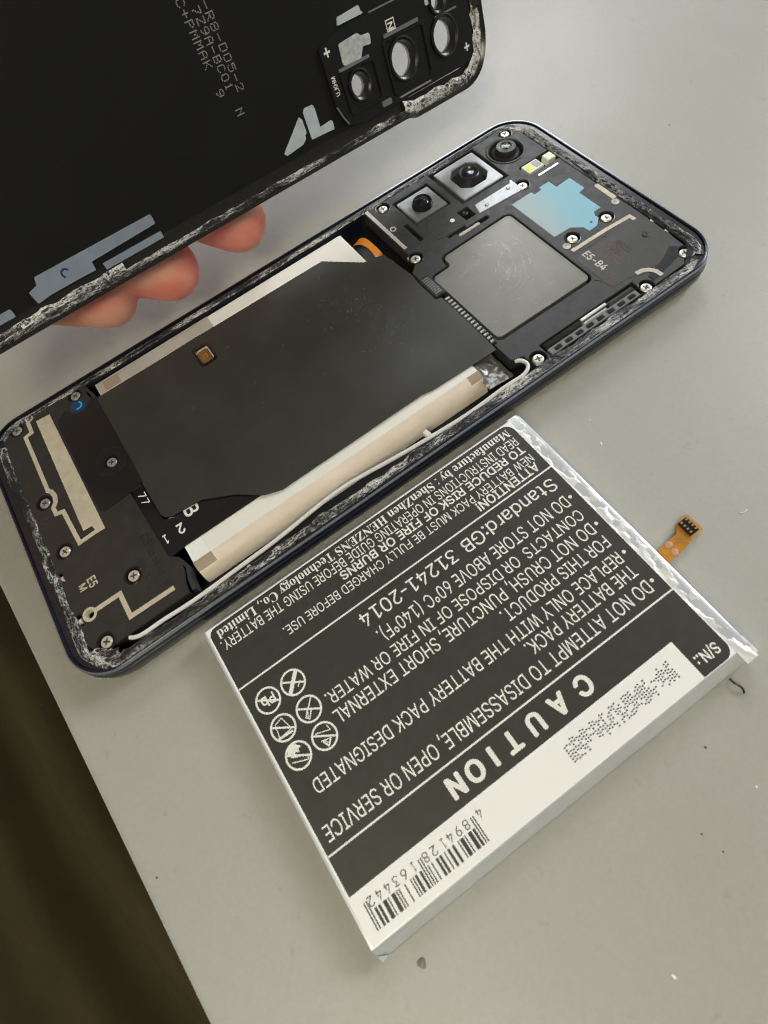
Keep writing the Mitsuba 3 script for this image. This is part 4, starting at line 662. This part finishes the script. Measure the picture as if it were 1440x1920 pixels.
# dot matrix print
FONT = {'-': '0000000000000001111100000000000000000', 'R': '11110100011000111110101001001010001', '8': '01110100011000101110100011000101110', 'D': '11110100011000110001100011000111110', '0': '01110100011000110001100011000101110',
        '5': '11111100001111000001000011000101110', '2': '01110100010000100010001000100011111', '7': '11111000010001000010001000100001000', '9': '01110100011000101111000010001001100', 'A': '01110100011000111111100011000110001',
        'B': '11110100011000111110100011000111110', 'C': '01110100011000010000100001000101110', '1': '00100011000010000100001000010001110', 'N': '10001110011010110011100011000110001', '+': '00000001000010011111001000010000000',
        'P': '11110100011000111110100001000010000', 'M': '10001110111010110101100011000110001', 'K': '10001100101010011000101001001010001', 'Z': '11111000010001000100010001000011111', ' ': '0' * 35}
def dots(s, u, v0, pitch=1.66, h=1.55):
    o = []
    for n_, c_ in enumerate(s):
        b = FONT[c_]
        for k in range(35):
            if b[k] == '1':
                r_, q_ = divmod(k, 5); x, y = u + h * (1 - r_ / 6), v0 - n_ * pitch - q_ * pitch * .155
                o.append(sbox(x - .10, y - .13, x + .10, y + .05))
    put('dot_print', ex(union_all(o), .025, .05), 'mat_ink_grey', cov, kind='stuff')
dots('-R8-D05-2', 13.1, -1.3); dots('7Z9A-BC01  N', 10.9, -1.6, 1.52); dots('C+PMMAK  9', 8.5, .3, 1.6)

# ------------------------------------------------------------------ the hand behind the cover
def hull(a, ra, b, rb):
    return m3.Manifold.batch_hull([m3.Manifold.sphere(ra, 28).translate(tuple(a)), m3.Manifold.sphere(rb, 28).translate(tuple(b))])
def chain(js): 
    m = hull(*js[0], *js[1])
    for a, b in zip(js[1:], js[2:]): m += hull(*a, *b)
    return m
d = np.array([-.72, .69, 0]); 
def finger(tip, r, lens, lift, spread=0.):
    tip = np.array(tip, float); dd = np.array([d[0] * math.cos(spread) - d[1] * math.sin(spread), d[0] * math.sin(spread) + d[1] * math.cos(spread), 0])
    p0 = tip; p1 = tip + dd * lens[0] * .45; p2 = tip + dd * lens[0]; p3 = tip + dd * (lens[0] + lens[1]); p4 = tip + dd * sum(lens)
    p1[2] += .15 - .2; p2[2] += lift[0]; p3[2] += lift[1]; p4[2] += lift[2]
    return [(p0, r * .94), (p1, r), (p2, r * .97), (p3, r * 1.08), (p4, r * 1.3)]
fingers = [finger((3.0, -38.0, -9.3), 8.0, (24, 27, 44), (-.8, -3, -17)), finger((-18.0, -39.6, -9.5), 8.1, (24, 26, 42), (-.8, -3, -17), .05), finger((-34.0, -38.0, -8.9), 7.6, (21, 20, 36), (-.8, -3, -16), .12), finger((8.0, -18.5, -9.3), 8.0, (23, 24, 42), (-.8, -3, -17), -.06)]
hand = None
for fg in fingers:
    c_ = chain(fg); hand = c_ if hand is None else hand + c_
kn = [fg[-1] for fg in fingers]; wrist = np.mean([k_[0] for k_ in kn], axis=0) + d * 78 + np.array([0, 0, -10])
pal = [m3.Manifold.sphere(r_ * .95, 24).translate(tuple(p_)) for p_, r_ in kn]
hand += m3.Manifold.batch_hull(pal + [m3.Manifold.sphere(15, 24).translate(tuple(wrist + np.array([10, 10, 0]))), m3.Manifold.sphere(14, 24).translate(tuple(wrist - np.array([10, 10, 0])))])
idx = kn[3][0]; th0 = wrist + np.array([22, 22, 4]) - d * 12; th1 = idx * .45 + wrist * .55 + np.array([34, 34, 10]); th2 = th1 - d * 32 + np.array([3, 3, 4]); th3 = th2 - d * 24 + np.array([-4, -4, 3])
th2[2] = min(th2[2], -13); th3[2] = min(th3[2], -11)
hand += chain([(th0, 16), (th1, 11.5), (th2, 10), (th3, 9)])
hand += chain([(wrist, 22), (wrist + d * 60 + np.array([0, 0, -8]), 27), (wrist + d * 150 + np.array([0, 0, -18]), 35)])
hm = trimesh.Trimesh(*arr(hand.refine_to_length(2.4)), process=True)
trimesh.smoothing.filter_taubin(hm, .5, .52, 5)
hv = np.array(hm.vertices); hv += np.array(hm.vertex_normals) * (.35 * (meshkit.fbm(hv * .22, 3, 2) - .5))[:, None]
hd = put('hand', (hv, hm.faces), 'mat_skin', smooth=True, label='hand holding up the black back cover from behind, three fingertips showing below its edge', cat='hand')
for fg in fingers:
    (p0, r0), (p1, r1) = fg[0], fg[1]; ax = (p1 - p0) / np.linalg.norm(p1 - p0); sd = np.cross(ax, [0, 0, -1.0])
    uu, vv = np.meshgrid(np.linspace(-1, 1, 9), np.linspace(-.55, 1, 9), indexing='ij'); an = uu * .72
    q = p0 + (vv * 5.2)[..., None] * ax + ((r0 + .15) * np.sin(an))[..., None] * sd + ((r0 + .15 - 1.6 * np.clip(-vv, 0, 1) ** 2) * np.cos(an))[..., None] * np.array([0, 0, -1.0])
    ii, jj = np.meshgrid(np.arange(8), np.arange(8), indexing='ij'); qf = np.stack([ii * 9 + jj, (ii + 1) * 9 + jj, (ii + 1) * 9 + jj + 1, ii * 9 + jj + 1], -1).reshape(-1, 4)
    put('fingernail', (q.reshape(-1, 3), qf), 'mat_nail', hd, smooth=True)
frame = 'world'

# ------------------------------------------------------------------ crumbs and a fibre on the table
def crumb(x, y, r, m, lab, seed, flat=.6, long=1.0, rot=0.):
    s = trimesh.creation.icosphere(2, 1.0); v = np.array(s.vertices); v *= (.7 + .7 * meshkit.noise(v * 1.7 + seed * 3.3, seed))[:, None]
    v *= [r * long, r, r * flat]; c, q = math.cos(rot), math.sin(rot); v[:, :2] = v[:, :2] @ np.array([[c, q], [-q, c]]); v[:, 2] -= v[:, 2].min(); v += [x, y, 0]
    put('crumb', (v, s.faces), m, smooth=35, label=lab, cat='crumb', group='crumbs on the table')
crumb(30.9, -52.3, .2, 'mat_crumb', 'white oblong crumb right of the battery, larger of the two close together', 1, long=1.7, rot=1.0)
crumb(33.1, -46.6, .14, 'mat_crumb', 'tiny white crumb right of the battery, nearer the phone of the two close together', 2)
crumb(-52.9, -102.7, .6, 'mat_flake', 'grey flake on the table just off the near left corner of the battery', 3, flat=.25)
crumb(-22.7, -123.7, .22, 'mat_crumb', 'white chip at the bottom of the picture below the battery', 4, long=1.6, rot=2.0)
crumb(-5.9, -113.2, .14, 'mat_crumb_dark', 'small dark speck below the battery towards the bottom right', 5)
crumb(-5.1, -116.6, .14, 'mat_crumb_dark', 'lower dark speck of the pair below the battery', 6)
crumb(3.9, -104.8, .2, 'mat_crumb_dark', 'dark grey grain just below the near long edge of the battery', 7, flat=.3)
crumb(5.9, -113.2, .16, 'mat_crumb', 'pale grain in the open table below the foil corner of the battery', 8, flat=.3)
crumb(-84.7, -68.7, .15, 'mat_crumb_dark', 'dark speck on the table close to its left edge', 9)
crumb(113.4, 9.2, .16, 'mat_crumb_dark', 'dark speck on the bare table right of the phone', 10, flat=.3)
put('fibre', tube([(15.2, -99.5, .3), (15.1, -100.6, .9), (15.4, -101.4, .8), (15.2, -102.4, .3)], .16, 8), 'mat_gloss_black', smooth=True, label='short black fibre on the table at the foil corner of the battery', cat='fibre')
put('fibre', tube([(40.0, -79.4, .12), (40.6, -79.9, .2), (41.6, -79.8, .12)], .09, 6), 'mat_crumb', smooth=True, label='thin pale curl of fibre on the table right of the amber connector', cat='fibre')
